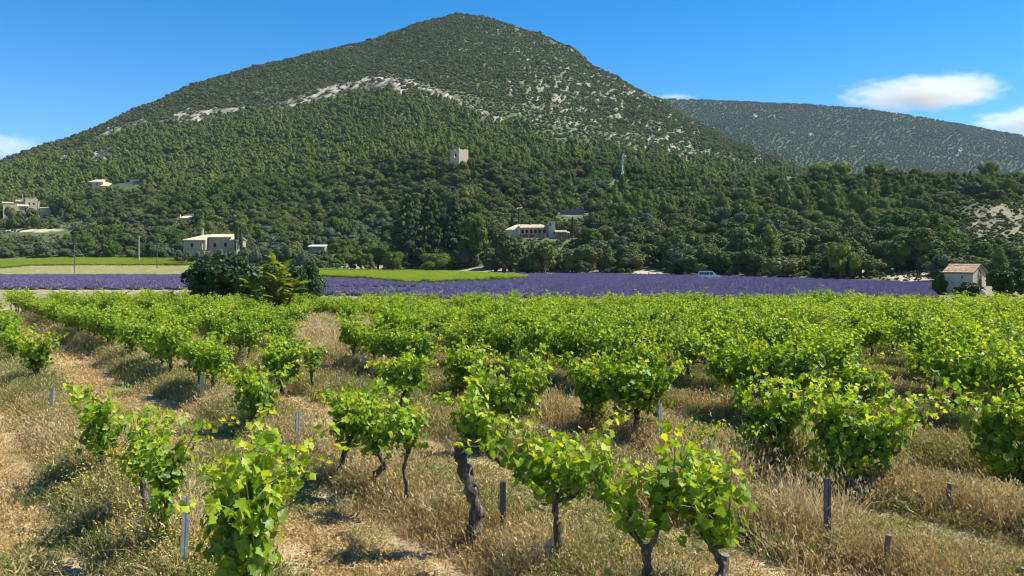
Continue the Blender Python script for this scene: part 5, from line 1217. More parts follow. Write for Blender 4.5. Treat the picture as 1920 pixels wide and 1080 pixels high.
nleafobj = 0
NTOP = {700: 1.48, 701: 1.2, 702: 1.25, 703: 1.15, 704: 1.5, 705: 1.22, 706: 1.38, 707: 1.25, 708: 1.15, 709: 1.12, 710: 1.12, 711: 1.36, 712: 1.36, 713: 1.12, 714: 1.15, 715: 1.45, 716: 1.5, 717: 1.05, 718: 1.36, 719: 1.6, 720: 1.5, 721: 1.45, 722: 1.35, 723: 1.3, 724: 1.4}
def near_vine(px, py, label, seed, arms, world=True, leafobj=150, kindm=None, Y=None, **kw):
    """vine of its own with single leaves; arms given in world x,y,z metres"""
    global nleafobj
    X, Yg, z = at(px, py)
    kw['top'] = NTOP.get(seed, 1.4); kw['cz'] = {704: .2, 705: .27, 706: .42, 707: .36, 708: .22, 709: .24, 710: .22, 716: .24}.get(seed, .17)
    if seed not in (704, 705, 706, 707, 710):
        kw['head'] = kw.get('head', .62) * .84
        if 'trunk_pts' in kw: kw['trunk_pts'] = [(a_, b_, c_ * .82) for a_, b_, c_ in kw['trunk_pts']]
    kw['leafsize'] = kw.get('leafsize', .12) * .70; kw['step'] = kw.get('step', .055) * .72; kw['lush'] = int(kw.get('lush', 0) * 1.15)
    kw['spreadout'] = min(.26, kw.get('spreadout', .26)); l_0 = kw.get('ln', (.5, .85)); kw['ln'] = (l_0[0], l_0[1] * 1.25); f_ = kw.get('fill', (.45, .32, .38)); kw['fill'] = (f_[0] * .82, f_[1] * .82, f_[2] * 1.08)
    tb, cb, P_, N_, S_, A_ = vine_shape(seed, arms, **kw)
    root = empty('grape_vine', (X, Yg, z), 0, label, 'grape vine', 'grape vines in the vineyard rows')
    tb.build('trunk', M['bark'], root, smooth=True); o = cb.build('shoots', M['cane'], root); o['kind'] = 'stuff'
    # the leaves nearest to the viewer and the sun become parts, the rest one mesh
    key = -P_[:, 1] + .4 * P_[:, 0] + .5 * P_[:, 2] + np.random.default_rng(seed).normal(0, .15, len(P_)); order = np.argsort(-key)
    a, b = order[:leafobj], order[leafobj:]
    r = np.random.default_rng(seed + 1); R = rot_from_normal(N_, r.uniform(0, 6.28, len(P_)))
    cls = np.digitize(A_, [.37, .74])
    for i in a:
        me = LMESH[('leaf_old', 'leaf_mid', 'leaf_young')[cls[i]]][i % 4]
        o = bpy.data.objects.new('leaf', me); col.objects.link(o); o.parent = root
        mt = Matrix([[*(R[i][0] * S_[i]), P_[i][0]], [*(R[i][1] * S_[i]), P_[i][1]], [*(R[i][2] * S_[i]), P_[i][2]], [0, 0, 0, 1]]); o.matrix_basis = mt
    nleafobj += len(a)
    if len(b):
        o = link('foliage', foliage_mesh('foliage', P_[b], N_[b], S_[b], A_[b], LT[seed % 4], seed + 2), root); o['kind'] = 'stuff'
    return root

D = np.array([ROWA, 1.0]) / math.hypot(ROWA, 1)       # unit along the row, away from the viewer
def ar(*ls): return [(D[0] * l + x, D[1] * l, z) for l, x, z in ls]
# the first two rows from the left, seen close
near_vine(452, 1172, 'tall lush vine cut by the bottom edge, left of centre', 700, ar((.45, 0, .25), (-.35, 0, .2), (.1, .15, .3)), head=.6, top=1.62, nsh=24, lush=230, leafobj=230, leafsize=.125, ln=(.55, .95), fill=(.38, .38, .55), spreadout=.28, step=.06)
near_vine(305, 1040, 'narrow upright vine right beside the grey steel stake', 701, [(.05, .1, .35)], head=.35, top=1.3, nsh=9, lush=80, leafobj=110, leafsize=.105, fill=(.20, .2, .5), spreadout=.14, ln=(.6, .85))
near_vine(276, 992, 'thin leaning trunked vine left of the narrow upright one', 702, [(-.15, .2, .12), (.05, -.05, .1)], head=.72, top=1.4, nsh=9, lush=90, leafobj=110, leafsize=.11, trunk_pts=[(.02, 0, -.1), (-.02, .02, .25), (-.08, .1, .5), (-.12, .15, .72)], fill=(.26, .3, .3), ln=(.4, .65))
near_vine(190, 900, 'low spreading vine at the left, above the tall yellow flowered weeds', 703, [(-.3, .4, .15), (.1, -.3, .1)], head=.55, top=1.3, nsh=12, lush=120, leafobj=120, leafsize=.115, fill=(.3, .45, .33), ln=(.4, .7))
near_vine(888, 1022, 'old vine with thick peeling trunk arched at its top', 704, [(-.04, .05, .22), (.33, .1, -.32), (.12, 0, -.05)], head=1.05, top=1.62, nsh=13, lush=60, leafobj=170, leafsize=.115, tr=.072,
          trunk_pts=[(.0, 0, -.15), (.02, 0, .12), (.03, 0, .36), (-.03, .02, .6), (-.13, .04, .85), (-.15, .05, 1.0), (-.02, .05, 1.12)], fill=(.28, .26, .24), ln=(.35, .6), spreadout=.6)
near_vine(1040, 1070, 'vine with a straight trunk in a grey guard, right of the old one', 705, [(-.32, .25, .14), (.28, -.12, .12)], head=.68, top=1.42, nsh=15, lush=90, leafobj=170, leafsize=.12, tr=.034, fill=(.42, .3, .3), ln=(.4, .72))
near_vine(1212, 1140, 'vine with open V shaped fork at the bottom right of centre', 706, [(-.38, .2, .42), (.22, 0, .40)], head=.48, top=1.62, nsh=12, lush=36, leafobj=170, leafsize=.125, tr=.038, fill=(.38, .3, .3), ln=(.4, .75))
near_vine(1335, 1140, 'vine whose low cordon bends right to the timber post', 707, [(-.30, .15, .30), (.14, 0, .10), (.0, .1, .35)], head=.52, top=1.42, nsh=13, lush=85, leafobj=170, leafsize=.12, tr=.03, fill=(.38, .32, .36), ln=(.4, .7))
near_vine(636, 902, 'dark trunked vine leaning right, left one of a close pair', 708, [(-.1, .25, .2), (.25, -.1, .15)], head=.70, top=1.52, nsh=14, lush=150, leafobj=120, leafsize=.115, trunk_pts=[(0, 0, -.1), (.02, 0, .25), (.08, 0, .5), (.13, 0, .7)], fill=(.34, .34, .32))
near_vine(706, 918, 'forked vine, right one of the close pair', 709, [(-.22, .15, .22), (.25, -.05, .28)], head=.60, top=1.45, nsh=11, lush=90, leafobj=90, leafsize=.11, fill=(.3, .3, .3))
near_vine(766, 955, 'small vine on a thin straight trunk between the pair and the old vine', 710, [(-.12, .12, .15), (.1, -.1, .15)], head=.72, top=1.40, nsh=10, lush=110, leafobj=90, leafsize=.11, tr=.024, fill=(.26, .26, .3), ln=(.3, .5))
near_vine(476, 806, 'full rounded vine at left centre, above the bare bank', 711, ar((.35, -.1, .15), (-.35, 0, .1)), head=.50, top=1.42, nsh=16, lush=260, leafobj=120, leafsize=.12, fill=(.42, .4, .42))
near_vine(66, 722, 'old gnarled vine with forked dead arms at the left edge', 712, [(-.3, .1, .2), (.38, 0, .28)], head=.62, top=1.42, nsh=12, lush=190, leafobj=90, leafsize=.125, tr=.075, fill=(.42, .4, .36))
# beyond: the third and fourth rows
near_vine(749, 786, 'vine on a slanting trunk with a wide thin crown', 713, [(-.5, .1, .3), (.35, 0, .25)], head=.62, top=1.35, nsh=14, lush=120, leafobj=60, leafsize=.125, trunk_pts=[(-.04, 0, -.1), (0, 0, .3), (.08, 0, .62)], fill=(.65, .35, .3))
near_vine(947, 836, 'spreading vine behind the old arched one', 714, [(-.4, .1, .25), (.42, 0, .2)], head=.62, top=1.4, nsh=16, lush=170, leafobj=70, leafsize=.125, fill=(.55, .35, .3))
near_vine(1112, 800, 'vine with full oval crown, left of the straight trunked one', 715, ar((.3, 0, .15), (-.3, 0, .15)), head=.5, top=1.55, nsh=16, lush=250, leafobj=60, leafsize=.13, fill=(.40, .4, .48))
near_vine(1190, 815, 'broad vine on a single straight trunk at right centre', 716, [(-.4, 0, .15), (.42, -.05, .15)], head=.62, top=1.7, nsh=20, lush=290, leafobj=80, leafsize=.13, tr=.045, fill=(.60, .42, .48))
near_vine(1342, 905, 'sparse yellow green vine with upright wands and a bare cordon', 717, [(-.42, .1, .02), (.45, 0, .0)], head=.22, top=1.15, nsh=8, lush=0, leafobj=110, leafsize=.085, ln=(.5, .85), spreadout=.08, step=.05)
near_vine(1456, 878, 'leafy vine with thick leaning arms beside the wild oats', 718, [(-.55, .1, .38), (.3, 0, .3), (.1, .2, .35)], head=.50, top=1.62, nsh=20, lush=320, leafobj=90, leafsize=.13, tr=.055, fill=(.72, .45, .42))
near_vine(1594, 924, 'leafy vine on a white wrapped trunk with a long right arm', 719, [(-.38, 0, .34), (.35, 0, .30), (.62, -.05, .12)], head=.52, top=1.85, nsh=24, lush=380, leafobj=130, leafsize=.13, tr=.036, fill=(.66, .42, .62))
near_vine(1905, 915, 'dense vine cut by the right edge of the picture', 720, [(-.5, 0, .3), (.4, 0, .2)], head=.5, top=1.6, nsh=22, lush=380, leafobj=130, leafsize=.13, fill=(.75, .45, .48))
near_vine(870, 742, 'rounded full vine above the sparse wide crowned one', 721, ar((.35, 0, .1), (-.35, 0, .1)), head=.48, top=1.6, nsh=18, lush=300, leafobj=50, leafsize=.135, fill=(.55, .45, .48))
near_vine(585, 738, 'small vine on a straight bare trunk at left centre', 722, [(-.08, 0, .1), (.1, 0, .1)], head=.75, top=1.5, nsh=9, lush=110, leafobj=40, leafsize=.125, tr=.035, fill=(.24, .26, .32), ln=(.3, .5))
near_vine(530, 742, 'bushy vine just left of the small straight trunked one', 723, [(-.4, .1, .2), (.3, 0, .2)], head=.55, top=1.5, nsh=16, lush=200, leafobj=40, leafsize=.13, fill=(.55, .4, .35))
near_vine(990, 772, 'bushy vine right behind the old arched one, joined to its neighbours', 724, ar((.4, 0, .1), (-.4, 0, .1)), head=.5, top=1.5, nsh=18, lush=260, leafobj=50, leafsize=.13, fill=(.5, .42, .42))
NEARPX = [(66, 722), (476, 806), (190, 900), (585, 738), (530, 742), (749, 786), (870, 742), (947, 836), (990, 772), (1112, 800), (1190, 815), (1342, 905), (1456, 878), (1594, 924), (1905, 915)]
NXY = np.array([at(*p)[:2] for p in NEARPX])

# rows further out
cand = []
r = np.random.default_rng(777)
for k, c in list(enumerate(ROWC[2:])) + [(0, ROWC[1] - .0), (0, ROWC[0])]:
    Y = 5.0 if c > 1 else 24.0
    while Y < 60:
        Y += 1.06 + r.normal(0, .06)
        X = ROWA * Y + c + r.normal(0, .08); px = 960 + X / Y * F
        if px < -260 or px > 2180: continue
        z = float(gz(X, Y)); py = HY - (z - CZ) / Y * F
        if Y > np.interp(px, [-100, 330, 420, 2000], [60, 60, 52, 51]): continue
        if k == 0 and Y < 20.5: continue
        if k == 1 and Y < 17.0: continue
        if k == 2 and Y < 17.8: continue
        if k == 3 and (Y < 14.5 or px > 1150): continue
        if k == 3 and 880 < px < 1150: continue
        if k == 4 and px > 1980: continue
        if np.min(np.hypot(NXY[:, 0] - X, NXY[:, 1] - Y)) < .75: continue
        # gaps where vines have died
        if ((px - 605) / 62) ** 2 + ((py - 655) / 42) ** 2 < 1: continue
        if ((px - 690) / 26) ** 2 + ((py - 640) / 18) ** 2 < 1: continue
        if ((px - 812) / 14) ** 2 + ((py - 700) / 60) ** 2 < 1 : continue
        if ((px - 1740) / 30) ** 2 + ((py - 815) / 45) ** 2 < 1: continue
        if (px < 620 and k <= 2 and 660 < py < 760 and r.uniform() < .30): continue
        if r.uniform() < (.10 if k < 3 else .035): continue
        # fig and pinnate tree stand here
        if math.hypot(X - (414 - 960) / F * 53, Y - 53) < 2.7 or math.hypot(X - (578 - 960) / F * 55, Y - 55) < 1.3 or math.hypot(X - aX, Y - aY) < 1.0: continue
        cand.append((Y, X, k, py, px))
cand.sort()
inv = [c for c in cand if -30 < c[4] < 1950]; ind = inv[:300 - len(NEARPX) - 11]; iset = set(id(c) for c in ind); far = [c for c in cand if id(c) not in iset]
byrow = {}
for c in ind: byrow.setdefault(c[2], []).append(c)
for k, ls in byrow.items():
    ls.sort()
    for i, (Y, X, _, py, px) in enumerate(ls):
        lush = k >= 4 or Y > 24; ki = RND.choice([1, 3, 5, 6, 8, 2]) if lush else RND.choice([0, 2, 4, 7])
        s = RND.uniform(.92, 1.12); side = 'leftmost row' if k == 0 else '%s row from the left' % ORD[k]
        add_vine(X, Y, ki, '%s vine in the %s, %s back from its near end' % ('lush' if lush else 'thin', side, ORD[i]), (s * 1.08, s * (1.0 if lush else .92), s * RND.uniform(.84, 1.06) * (1.0 if lush else .9) * (.9 if Y > 28 else 1)), RND.random() < .5)
P = []; rot = []; sc = []; ix = []
for (Y, X, k, py, px) in far:
    P.append((X, Y, float(gz(X, Y)))); rot.append((0, 0, ROWDIR + (math.pi if r.uniform() < .5 else 0) + r.normal(0, .1))); s = r.uniform(.92, 1.15); sc.append((s * 1.08, s * .98, s * r.uniform(.74, .93))); ix.append(int(r.integers(0, 9)))
# the two far vineyard patches
def patch(test, y0, y1, x0, x1, zf, sp=2.6, al=1.3, h=.9, seed=5):
    q = np.random.default_rng(seed)
    for c in np.arange(-900, 900, sp):
        for t in np.arange(y0, y1, al):
            pass
q = np.random.default_rng(55)
Xg, Yg = np.meshgrid(np.arange(-260, 20, 1.25), np.arange(128, 392, 2.5)); Xg = Xg.ravel() + q.uniform(-.2, .2, Xg.size); Yg = Yg.ravel() + q.uniform(-.25, .25, Yg.size) 
pxg = 960 + Xg / Yg * F; Zp = np.full(len(Xg), -1.0); Zh = sample(TZ, pxg, np.clip(Yg, 97, 1800)); Zg = np.maximum(Zp, Zh); pyg = HY - (Zg - CZ) / Yg * F
mA = (pxg > 596) & (pxg < 984) & (pyg > np.interp(pxg, [600, 700, 760, 870, 985], [509, 510, 511, 515, 523])) & (pyg < np.interp(pxg, [600, 680, 770, 830, 900, 985], [522, 526, 536, 534, 531, 526]))
mB = (pxg < 372) & (pxg > -60) & (pyg > np.interp(pxg, [-60, 0, 120, 372], [494, 491, 486.5, 488])) & (pyg < np.interp(pxg, [-60, 0, 60, 372], [507, 505, 500, 499])) & (Yg > 240)
for m_ in (mA, mB):
    for i in np.nonzero(m_)[0]:
        P.append((Xg[i], Yg[i], Zg[i])); rot.append((0, 0, q.normal(0, .1))); s = q.uniform(.8, 1.0); sc.append((s * 1.3, s * 1.25, s * .85)); ix.append(int(q.integers(0, 9)))
scatter('grape_vines', VJ, P, rot, sc, ix, 'dense green vines filling the far rows and the two distant vineyard patches')
print('near leaves', nleafobj, 'vines', len(ind), len(far), len(P))

# stony ground at the right edge: low cushions and boulders on the bare slope
q = np.random.default_rng(1101); n = 5200; Yb = q.uniform(120, 420, n); pb = q.uniform(1560, 2040, n); Zb = sample(TZ, pb, Yb); yb = HY - (Zb - CZ) / Yb * F
inb = np.zeros(n, bool)
for a, b, rx, ry in [(1875, 415, 62, 32), (1690, 516, 74, 13)]: inb |= ((pb - a) / rx) ** 2 + ((yb - b) / ry) ** 2 < 1
dens_ = fbm(pb / 9, yb / 5, 17); inb &= dens_ > .30
sel = np.nonzero(inb)[0]; bush = q.uniform(0, 1, len(sel)) < .62
for nm_, msk, lib_, lab, a0, a1 in [('cushion_scrub', bush, SC, 'low cushions of scrub dotted over the stony bank and slope at right', .35, 1.1), ('boulders', ~bush, RK, 'broken pale boulders on the stony slope at the right edge', .2, .8)]:
    j = sel[msk]; m_ = len(j)
    scatter(nm_, lib_, np.stack([(pb[j] - 960) / F * Yb[j], Yb[j], Zb[j] - .05], 1), np.stack([q.normal(0, .2, m_), q.normal(0, .2, m_), q.uniform(0, 6, m_)], 1), q.uniform(a0, a1, m_) * np.clip(Yb[j] / 260, .4, 1.3), q.integers(0, 4, m_), lab)

# ------------------------------------------------------------------ stakes
def stake_steel(px, ptop, pbase, mat, label, lean=0.0):
    X, Y, z = at(px, pbase); h = (pbase - ptop) / F * Y
    o = empty('steel_stake', (X, Y, z), RND.uniform(-.3, .3) + .4, label, 'stake', 'steel stakes between the vines')
    o.rotation_euler[1] = lean
    mb = MB(); w_ = .062; t = .005
    V = [(-w_ / 2, 0), (-w_ / 2, .04), (-w_ / 2 + t, .04), (-w_ / 2 + t, t), (w_ / 2 - t, t), (w_ / 2 - t, .04), (w_ / 2, .04), (w_ / 2, 0), (.006, 0), (.006, .007), (-.006, .007), (-.006, 0)]
    n = len(V); V3 = [(x, y, -.3) for x, y in V] + [(x, y, h) for x, y in V]
    mb.add(V3, [(i, (i + 1) % n, n + (i + 1) % n, n + i) for i in range(n)] + [tuple(range(n, 2 * n))]); mb.build('post', M[mat], o)
    for i in range(3):
        mb = MB(); z0 = h * (.55 + .2 * i) - .05; mb.tube([(-w_ / 2 - .012, .012, z0), (-w_ / 2 - .012, .012, z0 + .05), (-w_ / 2 + .002, .012, z0 + .055)], .0045, 5); mb.build('hook', M['steel_dark'], o)
for a in [(343, 933, 1095, 'zinc', 'tall pale galvanised stake beside the narrow upright vine at front left', .04), (558, 770, 838, 'zinc', 'grey stake on the bare bank left of the close pair of vines', .03), (943, 904, 1000, 'steel_dark', 'steel stake under the arm of the old arched vine', 0),
          (1553, 898, 1016, 'steel_dark', 'dark steel stake standing alone in the dry grass at right', 0), (1238, 757, 838, 'zinc', 'grey stake right of the broad straight trunked vine', .02), (378, 706, 752, 'zinc', 'small grey stake between the left rows', 0),
          (95, 728, 775, 'zinc', 'leaning grey stake at the far left behind the weeds', .05), (682, 665, 702, 'zinc', 'short grey stake above the slanting trunked vine', 0), (634, 700, 728, 'zinc', 'small grey stake among the weeds right of the small straight vine', 0)]:
    stake_steel(*a[:4], a[4], a[5])
def stake_wood(px, ptop, pbase, r_, mat, label, name='timber_stake'):
    X, Y, z = at(px, pbase); h = (pbase - ptop) / F * Y; q = np.random.default_rng(int(px))
    o = empty(name, (X, Y, z), 0, label, 'stake'); mb = MB()
    mb.tube([(0, 0, -.2), (.01, 0, h * .3), (0, .01, h * .7), (.012, 0, h)], [r_ * 1.05, r_, r_ * .97, r_ * .92], 9, jit=.08, rs=q); mb.build('post', M[mat], o, smooth=False)
    return o
o = stake_wood(1665, 1003, 1068, .030, 'wood', 'short round timber stub alone in the grass at bottom right')
stake_wood(1780, 906, 960, .034, 'wood', 'short timber stub with a dead twig at right')
stake_wood(1357, 1040, 1140, .045, 'wood', 'grey timber post at the end of the low cordon, cut by the bottom edge')
stake_wood(1915, 1064, 1110, .035, 'wood', 'timber stub in the bottom right corner')
X, Y, z = at(1033, 1066); o = empty('vine_guard', (X, Y, z), 0, 'split grey guard tube at the foot of the straight trunked vine', 'vine guard')
mb = MB(); n = 14; V = []
for zz in (-.05, .27):
    for j in range(n):
        a = .5 + 5.3 * j / (n - 1); V.append((.052 * math.cos(a), .052 * math.sin(a), zz + (.02 * math.sin(j) if zz > 0 else 0)))
mb.add(V, [(j, j + 1, n + j + 1, n + j) for j in range(n - 1)]); mb.build('tube', M['plastic'], o)
X, Y, z = at(1594, 924); o = empty('trunk_wrap', (X, Y, z), 0, 'white wrap round the trunk of the leafy vine with the long arm', 'trunk wrap')
mb = MB(); mb.tube([(0, 0, -.05), (.01, 0, .15), (0.01, 0, .33)], [.065, .060, .063], 12, cap=False, jit=.06, rs=np.random.default_rng(3)); mb.build('sleeve', M['plastic'], o)

# ------------------------------------------------------------------ grasses and weeds
def tuft(name, mats, seed, n=60, h=(.12, .30), rad=.22, width=.004, lean=.45, seg=2, heads=0.0, headlen=.05, probs=None):
    r = np.random.default_rng(seed); V = []; Fq = []; mi = []; k = 0; L = len(mats)
    for i in range(n):
        a = r.uniform(0, 6.28); q = rad * math.sqrt(r.uniform()); b = np.array([q * math.cos(a), q * math.sin(a), -.02]); hh = r.uniform(*h) * (1 - .25 * q / rad)
        d = np.array([r.normal() * lean, r.normal() * lean, 1.0]); d /= np.linalg.norm(d); bend = np.array([r.normal(), r.normal(), 0]) * .25 * hh
        t = r.uniform(0, 6.28); sx = np.array([math.cos(t), math.sin(t), 0]); m_ = r.choice(L, p=probs); w_ = width * r.uniform(.6, 1.5)
        p0 = b; p1 = b + d * hh * .55 + bend * .3; p2 = b + d * hh + bend - np.array([0, 0, .12 * hh])
        V += [p0 - sx * w_, p0 + sx * w_, p1 + sx * w_ * .8, p1 - sx * w_ * .8, p2]; Fq += [[k, k + 1, k + 2], [k, k + 2, k + 3], [k + 3, k + 2, k + 4]]; mi += [m_] * 3; k += 5
        if r.uniform() < heads:
            for e in range(3):
                hd_ = p2 + d * e * .016 + r.normal(0, .006, 3); ww = width * 2.2; V += [hd_ - sx * ww, hd_ + sx * ww, hd_ + d * headlen * .6 + r.normal(0, .004, 3)]; Fq += [[k, k + 1, k + 2]]; mi += [m_]; k += 3
    return make_mesh(name, np.array(V), np.array(Fq), mats, mi=mi)
T_DRY = [tuft('dry_tuft', [M['straw'], M['rust'], M['weed']], 800 + i, n=70, h=(.05, .20), rad=.26, width=.0045, lean=.8, heads=.3, headlen=.03, probs=[[.6, .3, .1], [.75, .15, .1], [.4, .2, .4], [.55, .4, .05]][i]) for i in range(4)]
T_GRN = [tuft('green_tuft', [M['grass_green'], M['weed'], M['straw']], 810 + i, n=70, h=(.08, .24), rad=.25, width=.005, lean=.7, heads=.2, probs=[.4, .35, .25]) for i in range(2)]
T_TALL = [tuft('tall_tuft', [M['weed'], M['straw'], M['rust'], M['grass_green']], 820 + i, n=75, h=(.22, .52), rad=.24, width=.0045, lean=.35, heads=.55, headlen=.045, probs=[[.4, .35, .15, .1], [.25, .5, .2, .05], [.45, .2, .05, .3]][i]) for i in range(3)]
T_OAT = [tuft('oat_tuft', [M['oat'], M['straw']], 830 + i, n=60, h=(.35, .75), rad=.22, width=.004, lean=.3, heads=.95, headlen=.07, probs=[.8, .2]) for i in range(2)]
T_FLW = []
for i in range(2):
    r = np.random.default_rng(840 + i); base = tuft('b', [M['weed']], 845 + i, n=26, h=(.3, .6), rad=.2, width=.004, lean=.25)
    n = 46; Pn = np.stack([r.normal(0, .16, n), r.normal(0, .16, n), r.uniform(.3, .62, n)], 1)
    V, Fc = spread(CARD_V, CARD_F, Pn, rot_from_normal(r.normal(0, .5, (n, 3)) + [0, 0, 1], r.uniform(0, 6, n)), r.uniform(.012, .026, n))
    T_FLW.append(joinmesh('flower_tuft', [base, make_mesh('f', V, Fc, [M['flower']])]))
def ground_pts(n, y0, y1, seed, wt=None):
    q = np.random.default_rng(seed); Y = np.sqrt(q.uniform(y0 ** 2, y1 ** 2, n)); px = q.uniform(-520, 2440, n); X = (px - 960) / F * Y
    return X, Y, px, q
def rowdist(X, Y):
    c = rowc(X, Y); d = c[:, None] - ROWC[None]; j = np.argmin(np.abs(d), 1); return d[np.arange(len(c)), j] * .807
P = []; ro = []; sc = []; ix = []
libg = T_DRY + T_GRN + T_TALL + T_OAT + T_FLW      # 0-3 dry, 4-5 green, 6-8 tall, 9-10 oat, 11-12 flower
def put(X, Y, s, kind, q, tilt=.12):
    for i in range(len(X)):
        P.append((X[i], Y[i])); ro.append((q.normal(0, tilt), q.normal(0, tilt), q.uniform(0, 6.28))); sc.append(s[i]); ix.append(int(kind[i]))
for (n, y0, y1, smin, smax, sd) in [(16500, 5.5, 14, .8, 1.25, 1), (13200, 14, 24, 1.0, 1.6, 2), (12800, 24, 45, 1.4, 2.4, 3)]:
    X, Y, px, q = ground_pts(n, y0, y1, 900 + sd); d = rowdist(X, Y); g = fbm(X * .45, Y * .45, 71); g2 = fbm(X * 1.6, Y * 1.6, 72)
    wheel = (np.abs(d - .85) < .26) | (np.abs(d + .85) < .26)
    keep_ = (q.uniform(0, 1, n) > .82 * wheel) & (q.uniform(0, 1, n) < .55 + .8 * g2)
    kind = np.where(g + .25 * (g2 - .5) > .60, q.integers(4, 6, n), np.where(g2 > .55, q.integers(0, 2, n), q.integers(0, 4, n)))
    s = q.uniform(smin, smax, n) * np.where(wheel, .7, 1)
    s = np.stack([s, s, s * (.34 + .36 * g2) * np.where(wheel, .7, 1)], 1)
    put(X[keep_], Y[keep_], s[keep_], kind[keep_], q)
# taller weeds in the band under every row, offset a little to the shaded side
for (n, y0, y1, smin, smax, sd) in [(13000, 5.5, 14, .7, 1.15, 4), (12800, 14, 24, .8, 1.3, 5), (12800, 24, 50, 1.1, 1.7, 6)]:
    X, Y, px, q = ground_pts(n * 2, y0, y1, 900 + sd); d = rowdist(X, Y); g = fbm(X * .6, Y * .6, 73)
    wband = np.exp(-((d + .05) / .42) ** 2)
    keep_ = (q.uniform(0, 1, len(X)) < wband * (.35 + g))
    kind = np.where(g > .47, q.choice([6, 8, 8], len(X)), np.where(q.uniform(0, 1, len(X)) < .1, q.integers(9, 11, len(X)), 7))
    fl = (px < 420) & (Y < 12) & (q.uniform(0, 1, len(X)) < .11); kind = np.where(fl, q.integers(11, 13, len(X)), kind)
    s = q.uniform(smin, smax, len(X)) * (.7 + .5 * g)
    s = np.stack([s, s, s * .66], 1); put(X[keep_], Y[keep_], s[keep_], kind[keep_], q)
# wild oats in clumps
for (px_, py_, rx, ry, n) in [(592, 632, 45, 20, 420), (672, 628, 30, 12, 200), (805, 640, 12, 14, 80), (1350, 910, 60, 10, 26), (1490, 858, 45, 16, 50), (1520, 640, 60, 25, 90), (1240, 640, 30, 14, 60), (1500, 985, 60, 25, 9), (320, 1020, 50, 60, 6)]:
    q = np.random.default_rng(int(px_)); xs = q.normal(px_, rx * .6, n); ys = q.normal(py_, ry * .6, n)
    A = np.array([at(a, b)[:2] for a, b in zip(xs, ys)]); s = q.uniform(.8, 1.3, n) * (1.0 if py_ > 700 else 1.15); put(A[:, 0], A[:, 1], np.stack([s, s, s], 1), q.integers(9, 11, n), q, .22)
# scattered small flowers
X, Y, px, q = ground_pts(160, 7, 16, 950); s = q.uniform(.35, .6, len(X)); put(X, Y, np.stack([s, s, s], 1), q.integers(11, 13, len(X)), q)
P = np.array(P); P = np.column_stack([P, gz(P[:, 0], P[:, 1])])
scatter('dry_grass', libg, P, ro, np.array(sc), ix, 'dry straw coloured grass with green weeds and yellow flowers between the vines')
print('tufts', len(P))
# pale hay meadow on the left beyond the lavender
q = np.random.default_rng(960); n = 7000; Yq = q.uniform(226, 300, n); pq = q.uniform(-80, 372, n); Xq = (pq - 960) / F * Yq
s = q.uniform(2.0, 3.6, n); M['hay'] = leafmat('pale yellow green hay', [(0.0, (.33, .34, .13)), (0.5, (.46, .45, .21)), (1.0, (.58, .53, .30))], trans=.3, tcol=(1, 1, .8), rough=.8, spec=.1)
T_HAY = [tuft('hay_tuft', [M['hay']], 850 + i, n=60, h=(.2, .5), rad=.3, width=.008, lean=.5) for i in range(3)]
scatter('hay_meadow', T_HAY, np.stack([Xq, Yq, np.maximum(sample(TZ, pq, Yq), -1) - .05], 1), np.stack([q.normal(0, .1, n), q.normal(0, .1, n), q.uniform(0, 6, n)], 1), np.stack([s, s, s * .35], 1), q.integers(0, 3, n), 'pale mown hay meadow between the left lavender and the vineyard strip')

# ------------------------------------------------------------------ lavender
def lav(seed, n=190):
    r = np.random.default_rng(seed); V = []; Fq = []; mi = []; k = 0
    for i in range(n):
        a = r.uniform(0, 6.28); u = r.uniform() ** .6; el = math.radians(90 - 72 * u); d = np.array([math.cos(a) * math.cos(el), math.sin(a) * math.cos(el), math.sin(el)])
        L = r.uniform(.42, .58); b = d * .12; e = d * L * np.array([1.05, 1.05, 1.12]); m = b + (e - b) * .58; t = r.normal(size=3); t -= t.dot(d) * d; t /= np.linalg.norm(t)
        V += [b, m + t * .006, m - t * .006]; Fq.append([k, k + 1, k + 2]); mi.append(1); k += 3
        w_ = .030; V += [m - t * w_ * .5, m + t * w_ * .5, e + t * w_ * .55, e - t * w_ * .55]; Fq += [[k, k + 1, k + 2], [k, k + 2, k + 3]]; mi += [0, 0]; k += 4
    v, f = ICO1; V = np.array(V); vv = v * np.array([.42, .42, .40]) + [0, 0, .06]; V = np.concatenate([V, vv]); Fc = np.concatenate([np.array(Fq), f + k]); mi += [1 if q_ % 3 else 0 for q_ in range(len(f))]
    return make_mesh('lavender_bush', V, Fc, [M['lav'], M['lavg']], mi=mi)
LV = [lav(1000 + i) for i in range(4)]
hd = math.atan2(.62, -.78); u1 = np.array([math.cos(hd), math.sin(hd)]); u2 = np.array([-u1[1], u1[0]])
A, B = np.meshgrid(np.arange(-420, 420, .75), np.arange(-420, 420, 1.85)); q = np.random.default_rng(1010)
A = A.ravel() + q.uniform(-.15, .15, A.size); B = B.ravel() + q.uniform(-.12, .12, B.size)
X = A * u1[0] + B * u2[0]; Y = A * u1[1] + B * u2[1] + 160
ok = (Y > 84) & (Y < 262); X, Y = X[ok], Y[ok]; px = 960 + X / Y * F
ok = (px > -260) & (px < 1775); X, Y, px = X[ok], Y[ok], px[ok]
Z = np.maximum(-1.0, sample(TZ, px, np.clip(Y, 97, 1800))); py = HY - (Z - CZ) / Y * F
L1 = (px < 372) & (py > 518.5) & (py < 543.5)
L2 = (px > 560) & (px < 790) & (py > np.interp(px, [600, 680, 770], [524, 528, 537])) & (py < 539)
L3 = (px > 560) & (px < 790) & (py > 545.5) & (py < 556)
L4 = (px >= 785) & (py > np.interp(px, [785, 830, 900, 985, 990, 1140, 1300, 1400, 1560, 1750], [537.5, 536, 533, 528, 516.5, 516, 519.5, 523.5, 529, 536])) & (py < 566)
L4 &= (px < 1752)
